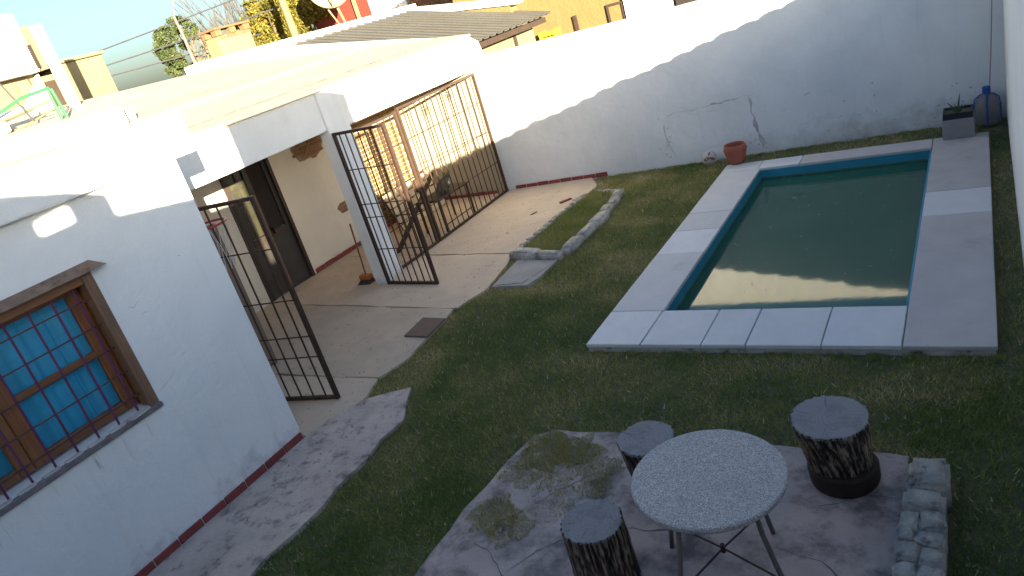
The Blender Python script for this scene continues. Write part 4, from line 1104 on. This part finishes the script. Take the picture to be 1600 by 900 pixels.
# ------------------------------------------------------------------ behind the boundary wall
t = thing('corrugated_roof', 'grey corrugated metal lean-to roof just behind the boundary wall', 'roof', (-11, 14, 0))
vs = []; fs = []; ny = 0; y = 11.25
P_ = .30; yy = []
while y < 17.0:
    yy += [(y, 0), (y + .19, 0), (y + .215, .035), (y + .275, .035)]; y += P_
for y_, dz in yy:
    vs += [(-8.91, y_, 2.53 + dz), (-12.92, y_, 3.55 + dz), (-8.91, y_, 2.51 + dz), (-12.92, y_, 3.53 + dz)]
for i in range(len(yy) - 1):
    a = 4 * i; fs += [(a, a + 1, a + 5, a + 4), (a + 2, a + 6, a + 7, a + 3), (a, a + 4, a + 6, a + 2)]
MB().add(vs, fs).build('sheet', 'corrug', t)
for i in range(4):
    y_ = 12.3 + i * 1.5
    MB().hexa([(-9.0, y_, 2.36), (-9.0, y_ + .08, 2.36), (-12.9, y_ + .08, 3.36), (-12.9, y_, 3.36)], [(-9.0, y_, 2.50), (-9.0, y_ + .08, 2.50), (-12.9, y_ + .08, 3.50), (-12.9, y_, 3.50)]).build('rafter', 'dark_wood', t)
MB().tube([(-9.05, 11.5, 2.42), (-9.05, 17.0, 2.42)], .06, square=True).build('gutter_beam', 'dark_wood', t)
t = thing('shed', 'beige walled shed under the corrugated roof', 'shed', (-10.5, 16, 0))
MB().box(-12.6, -9.35, 12.6, 16.9, 0, 2.36).build('wall', 'beige', t)
MB().box(-9.348, -9.32, 13.0, 13.9, 1.2, 2.2).build('window', 'dark', t)
MB().box(-9.346, -9.29, 15.85, 15.93, 1.0, 2.34).build('post', 'dark_wood', t)
t = thing('annex_wall', 'cream coped wall running along the top of the corrugated roof', 'wall', (-13.2, 14.5, 0))
MB().box(-13.55, -13.0, 11.6, 17.3, 0, 3.48).build('wall', 'beige', t)
MB().box(-13.62, -12.94, 11.55, 17.4, 3.482, 3.70).build('coping', 'fascia', t, bevel=.015)
MB().hexa([(-12.93, 17.02, 0), (-9.9, 17.02, 0), (-9.9, 17.4, 0), (-12.93, 17.4, 0)], [(-12.93, 17.02, 3.42), (-9.9, 17.02, 2.96), (-9.9, 17.4, 2.96), (-12.93, 17.4, 3.42)]).build('end_wall', 'ochre', t)
MB().hexa([(-12.93, 16.96, 3.43), (-9.7, 16.96, 2.95), (-9.7, 17.45, 2.95), (-12.93, 17.45, 3.43)], [(-12.93, 16.96, 3.60), (-9.7, 16.96, 3.08), (-9.7, 17.45, 3.08), (-12.93, 17.45, 3.60)]).build('coping', 'fascia', t, bevel=.01)
t = thing('ochre_house', 'ochre rendered house behind the boundary wall with small shuttered window and white corner', 'house', (-9.5, 22, 0))
MB().box(-13.5, -8.12, 20.0, 24.0, 0, 5.2).build('wall', 'ochre', t)
w = MB().box(-8.66, -8.60, 19.94, 19.999, 1.72, 2.22).box(-8.22, -8.16, 19.94, 19.999, 1.72, 2.22).box(-8.60, -8.22, 19.94, 19.999, 2.16, 2.22).build('window', 'dark_wood', t)
o = MB().box(-8.60, -8.22, 19.97, 19.998, 1.72, 2.16).build('shutter', M['ochre'], None); o.parent = w; o.location = (0, 0, 0)
MB().box(-8.118, -7.40, 19.90, 24.0, 0, 5.2).build('corner_pier', 'fascia', t)
MB().box(-7.398, -6.95, 19.95, 20.4, 0, 5.2).build('stone_pier', 'stone', t, cuts=5, rough=.05)
MB().box(-6.948, -4.0, 20.6, 24, 0, 5.2).build('dark_void', 'dark', t)  # solid block coloured near black to stand for an unlit void
MB().box(-9.70, -9.60, 19.93, 19.998, 0, 2.17).build('drain_pipe', 'dark_wood', t)
t = thing('yellow_crate', 'bright yellow plastic crate just showing over the boundary wall', 'crate', (-10.3, 19.5, 0))
m_ = MB()
for i in range(4): m_.box(-10.55, -10.05, 19.3, 19.32, 1.45 + i * .14, 1.55 + i * .14)
m_.box(-10.55, -10.5, 19.322, 19.7, 1.45, 2.0).box(-10.1, -10.05, 19.322, 19.7, 1.45, 2.0)
m_.build('body', 'yellow', t)
MB().box(-10.65, -9.95, 19.25, 19.8, 0, 1.44).build('stand', 'dark_wood', t)

t = thing('red_house', 'red painted house wall carrying the satellite dish', 'house', (-21.5, 25, 0))
MB().box(-23.1, -20.0, 24.0, 28, 0, 7).build('wall', 'red_wall', t)
MB().box(-20.75, -20.62, 23.90, 23.998, 3.9, 7).build('down_pipe', 'beige', t)
MB().box(-19.998, -19.1, 23.95, 28, 0, 7).build('white_wall', 'fascia', t)
MB().box(-19.09, -18.2, 24.3, 28, 0, 7).build('grey_bay', 'slab_grey', t)
MB().box(-18.8, -18.4, 24.2, 24.29, 0, 7).build('white_post', 'fascia', t)
MB().box(-23.6, -19.0, 21.8, 23.9, 0, 3.45).build('flat_roof', 'board', t)
MB().box(-23.7, -18.2, 21.4, 21.79, 0, 3.62).build('parapet', 'fascia', t, bevel=.03)
t = thing('brick_house', 'raw orange brick wall glimpsed above the ochre annex', 'house', (-16.3, 25, 0))
MB().box(-18.15, -13.8, 24.06, 28, 0, 6.5).build('wall', 'mortar', t)
for r in range(14):
    for c in range(18):
        x0 = -18.14 + (c + .5 * (r % 2)) * .24
        if x0 + .22 < -13.82: MB().box(x0, x0 + .22, 24.0, 24.059, 3.1 + r * .10, 3.185 + r * .10).build('brick', 'bare_brick', t)

t = thing('satellite_dish', 'pale round satellite dish on a bracket in front of the red wall', 'dish', (-20.0, 21.9, 3.6))
DC = Vector((-19.55, 21.6, 5.30))
ax = (Vector((0, 0, 3.6)) - DC + Vector((2, -3, 3))).normalized()
rot = ax.to_track_quat('Z', 'Y').to_matrix()
prof_ = [(.001, 0), (.25, .01), (.5, .045), (.72, .10), (.80, .125), (.81, .14), (.80, .14)]
vs = []; fs = []; n_ = 40
for r, z in prof_:
    for k in range(n_):
        a = 2 * math.pi * k / n_; vs.append(DC + rot @ Vector((r * math.cos(a), r * math.sin(a), z)))
for i in range(len(prof_) - 1):
    for k in range(n_): fs.append((i * n_ + k, i * n_ + (k + 1) % n_, (i + 1) * n_ + (k + 1) % n_, (i + 1) * n_ + k))
MB().add(vs, fs).build('reflector', 'dish', t, smooth=True)
MB().tube([DC + Vector((0, .05, -.7)), DC + Vector((.1, .1, -1.35)), (-19.4, 21.6, 3.6)], .05, 8).build('mast', 'pole_wood', t)
MB().tube([DC + Vector((.05, -.2, -.78)), DC + ax * .75 + Vector((-.05, 0, -.25))], .025, 8).build('feed_arm', 'beige', t)
hp = DC + ax * .72 + Vector((-.05, 0, -.22))
MB().box(hp.x - .07, hp.x + .07, hp.y - .07, hp.y + .07, hp.z - .09, hp.z + .09).build('receiver', 'dark', t, bevel=.02)
MB().tube([(-19.4, 21.5, 3.60), (-19.75, 21.4, 4.5)], .03, 8).build('strut', 'pole_wood', t)

# ------------------------------------------------------------------ trees, poles, wires
def leaf_crown(name, blobs, count, size, mat, parent, flat=0.0):
    """many small leaf faces gathered in clumps through the crown's volume"""
    V = []; T = []
    tot = sum(b[3] ** 2 for b in blobs)
    for (bx0, by0, bz0, br, *sq) in blobs:
        k = int(count * br ** 2 / tot)
        nclump = max(5, int(26 * br))
        cc = rng.normal(0, 1, (nclump, 3)); cc /= np.linalg.norm(cc, axis=1)[:, None]; cc *= (br * rng.uniform(.35, 1.0, (nclump, 1)))
        if sq: cc[:, 2] *= sq[0]
        w = rng.integers(0, nclump, k)
        p = cc[w] + rng.normal(0, br * .17, (k, 3)) + np.array([bx0, by0, bz0])
        V.append(p); T.append(np.clip(.5 + rng.normal(0, .22, k) + (rng.uniform(-.22, .22, nclump))[w], 0, 1))
    P = np.concatenate(V); tn = np.concatenate(T); k = len(P)
    u = rng.normal(0, 1, (k, 3)); u /= np.linalg.norm(u, axis=1)[:, None]
    r = rng.normal(0, 1, (k, 3)); v = np.cross(u, r); v /= np.linalg.norm(v, axis=1)[:, None]
    s = size * rng.uniform(.6, 1.4, (k, 1))
    q = np.stack([P - u * s, P + v * s * .5, P + u * s, P - v * s * .5], 1).reshape(-1, 3)
    return np_mesh(name, q, np.arange(4 * k), 4, mat, np.repeat(tn, 4), parent)

def limbs(start, direction, length, r, depth, spread, mb, ends, split=3, shrink=.72):
    p = Vector(start); d = Vector(direction).normalized(); pts = [p.copy()]
    for s_ in range(3):
        d = (d + Vector((random.uniform(-1, 1), random.uniform(-1, 1), random.uniform(-.3, .6))) * .13).normalized(); p = p + d * length / 3; pts.append(p.copy())
    mb.tube(pts, [r, r * .9, r * .8, r * .68], 5 if depth < 3 else 8, cap=False)
    ends.append(p.copy())
    if depth > 0:
        for _ in range(split):
            nd = (d + Vector((random.uniform(-1, 1), random.uniform(-1, 1), random.uniform(-.4, .8))) * spread).normalized()
            limbs(pts[random.choice((1, 2, 3, 3))], nd, length * random.uniform(.6, .9), r * shrink * random.uniform(.65, .9), depth - 1, spread, mb, ends, split, shrink)

# dark tree on the left of the chimney
t = thing('dark_tree', 'dark green open-crowned tree left of the beige chimney', 'tree', (-24.6, 18.6, 0))
m_ = MB(); e_ = []
m_.tube([(-24.6, 18.6, 0), (-24.5, 18.7, 2.0), (-24.4, 18.6, 3.4)], [.22, .18, .14], 10)
for dv in ((-.35, -.3, 1), (.15, .35, 1), (-.1, .1, 1), (.4, .5, .8)): limbs((-24.4, 18.6, 3.3), dv, .8, .07, 3, .6, m_, e_, 3)
m_.build('trunk', 'trunk', t)
leaf_crown('crown', [(-24.4, 17.95, 5.25, .42), (-24.5, 17.75, 4.75, .38), (-24.4, 17.95, 4.25, .36), (-24.2, 18.45, 5.4, .36), (-24.2, 18.5, 4.8, .25), (-24.1, 18.9, 5.2, .3), (-24.5, 17.8, 3.95, .32), (-24.3, 18.4, 3.9, .3), (-24.0, 19.2, 4.6, .26), (-24.0, 19.1, 4.1, .26)], 15000, .05, 'leaf_dark', t)
# bare winter tree behind the chimney
t = thing('bare_tree', 'leafless grey tree with many fine upright twigs behind the chimney', 'tree', (-27.5, 24.0, 0))
m_ = MB(); e_ = []
m_.tube([(-27.5, 24.0, 0), (-27.45, 24.0, 2.2), (-27.5, 24.1, 3.6)], [.3, .25, .2], 10)
for k in range(9):
    a = 2 * math.pi * k / 9
    limbs((-27.5, 24.1, 3.3), (math.cos(a) * .8, math.sin(a) * .8, .75), 1.5, .06, 4, .38, m_, e_, 3, .72)
m_.build('trunk', 'twig', t)
# yellow-green trees
t = thing('yellow_tree', 'bright yellow-green leafy tree between the chimney and the red house', 'tree', (-23.5, 22.0, 0))
m_ = MB(); e_ = []
m_.tube([(-23.5, 22.0, 0), (-23.4, 22.1, 2), (-23.5, 22.0, 3.6)], [.25, .2, .15], 10)
for dv in ((.4, -.3, 1), (-.4, .2, 1), (.1, .5, 1)): limbs((-23.5, 22.0, 3.4), dv, .9, .08, 2, .6, m_, e_)
m_.build('trunk', 'trunk', t)
leaf_crown('crown', [(-23.3, 21.2, 4.55, .75), (-23.0, 21.6, 5.1, .6), (-23.2, 20.9, 4.1, .55), (-22.7, 22.2, 4.4, .6), (-23.0, 21.8, 3.95, .6), (-23.4, 21.4, 5.4, .4), (-22.6, 22.0, 5.2, .6), (-22.9, 21.9, 4.6, .7), (-22.5, 22.4, 4.0, .5)], 22000, .055, 'leaf_yellow', t)
t = thing('yellow_shrub', 'smaller yellow-green bush right of the pale utility pole', 'bush', (-23.3, 23.8, 0))
m_ = MB(); e_ = []
m_.tube([(-23.3, 23.8, 0), (-23.3, 23.8, 3.4)], [.18, .12], 8)
for dv in ((.4, -.3, 1), (-.4, .2, 1), (.1, .5, 1)): limbs((-23.3, 23.8, 3.2), dv, .8, .06, 2, .6, m_, e_)
m_.build('trunk', 'trunk', t)
leaf_crown('crown', [(-23.0, 23.3, 5.0, .65), (-22.9, 23.7, 5.4, .65), (-23.3, 23.0, 4.4, .6), (-22.7, 24.0, 4.7, .6), (-23.0, 23.4, 4.0, .5)], 16000, .055, 'leaf_yellow', t)

t = thing('utility_pole', 'pale wooden utility pole rising in front of the yellow-green tree', 'pole', (-20.4, 20.05, 0))
MB().tube([(-20.4, 20.05, 0), (-20.42, 20.05, 7.5)], [.15, .11], 12).build('shaft', 'pole_wood', t)
t = thing('street_lamp', 'slender pinkish street lamp pole with arm curving over the dark tree', 'street lamp', (-22.6, 17.3, 0))
MB().tube([(-22.6, 17.3, 0), (-22.58, 17.28, 5.0), (-22.6, 17.25, 5.6), (-22.5, 17.4, 6.1), (-22.35, 17.65, 6.5), (-22.1, 18.0, 6.75)], [.07, .05, .045, .04, .035, .035], 10).build('pole', 'lamp_pole', t)
MB().box(-22.2, -21.9, 17.95, 18.3, 6.70, 6.80).build('lamp_head', 'slab_grey', t, bevel=.02)
for k, (a, b_, sag) in enumerate([((-33.9, 21.4, 6.05), (-20.0, 15.5, 5.6), .1), ((-25.4, 15.96, 4.85), (-23.5, 18.7, 5.05), .03)]): pass
def wire(a, b, sag, label):
    a = Vector(a); b = Vector(b)
    o = MB().tube([a.lerp(b, u / 12) - Vector((0, 0, sag * 4 * (u / 12) * (1 - u / 12))) for u in range(13)], .026, 6).build('power_line', 'cable', None)
    tag(o, label, 'cable')
wire((-25.7, 15.4, 5.28), (-21.0, 22.3, 6.05), .02, 'uppermost dark power line crossing the sky at upper left')
wire((-25.6, 15.5, 4.82), (-21.8, 21.4, 5.15), .03, 'middle power line running into the dark tree')
wire((-25.6, 15.5, 4.49), (-22.2, 20.2, 4.42), .02, 'lowest and thinnest power line above the pale roof')

# ------------------------------------------------------------------ out of frame: rear house, low neighbour, and blockers added to shade the yard
t = thing('rear_house', 'pale house behind the viewpoint beyond a raised terrace at the near end of the yard', 'house', (-2, -3, 0))
MB().box(-9.3, 0.18, -8.0, -2.7, 0, 3.6).build('wall', 'white', t)
MB().box(-9.4, 0.19, -8.1, -2.6, 3.602, 3.75).build('roof', 'terracotta', t)
MB().box(-3.2, 0.18, -2.69, 0.2, 0, 1.72).build('terrace', 'patio', t)
t = thing('sun_blocker_wall', 'unseen stepped wall added beside the terrace to shape the sun patches on the house', 'wall', (.3, -1, 0))  # added out of view; its steps and hole shape the sun patches
m_ = MB(); xa, xb = .21, .33
for ya_, yb_, z0, z1, z2, z3 in ((-.14, .12, 0, 0, 3.66, 3.66), (-.42, -.14, 0, 0, 3.70, 3.68), (-1.12, -.42, 0, 0, 3.82, 3.70), (-1.36, -1.12, 0, 0, 4.10, 4.00), (-1.68, -1.36, 0, 0, 3.87, 3.88), (-1.68, -1.36, 3.98, 4.02, 4.20, 4.10), (-4.2, -1.68, 0, 0, 4.5, 4.20)):
    m_.hexa([(xa, ya_, z0), (xb, ya_, z0), (xb, yb_, z1), (xa, yb_, z1)], [(xa, ya_, z2), (xb, ya_, z2), (xb, yb_, z3), (xa, yb_, z3)])
m_.build('wall', 'white', t)
t = thing('neighbour_house', 'low neighbouring house beyond the right side wall, with an unseen tower added for shade', 'house', (2, 1, 0))
MB().box(0.44, 1.1, .12, 1.70, 0, 4.46).build('shade_tower', 'white', t)  # unseen block added to throw shade on the porch beam
MB().box(0.46, 6, -8, -.3, 0, 2.5).build('wall', 'white', t)
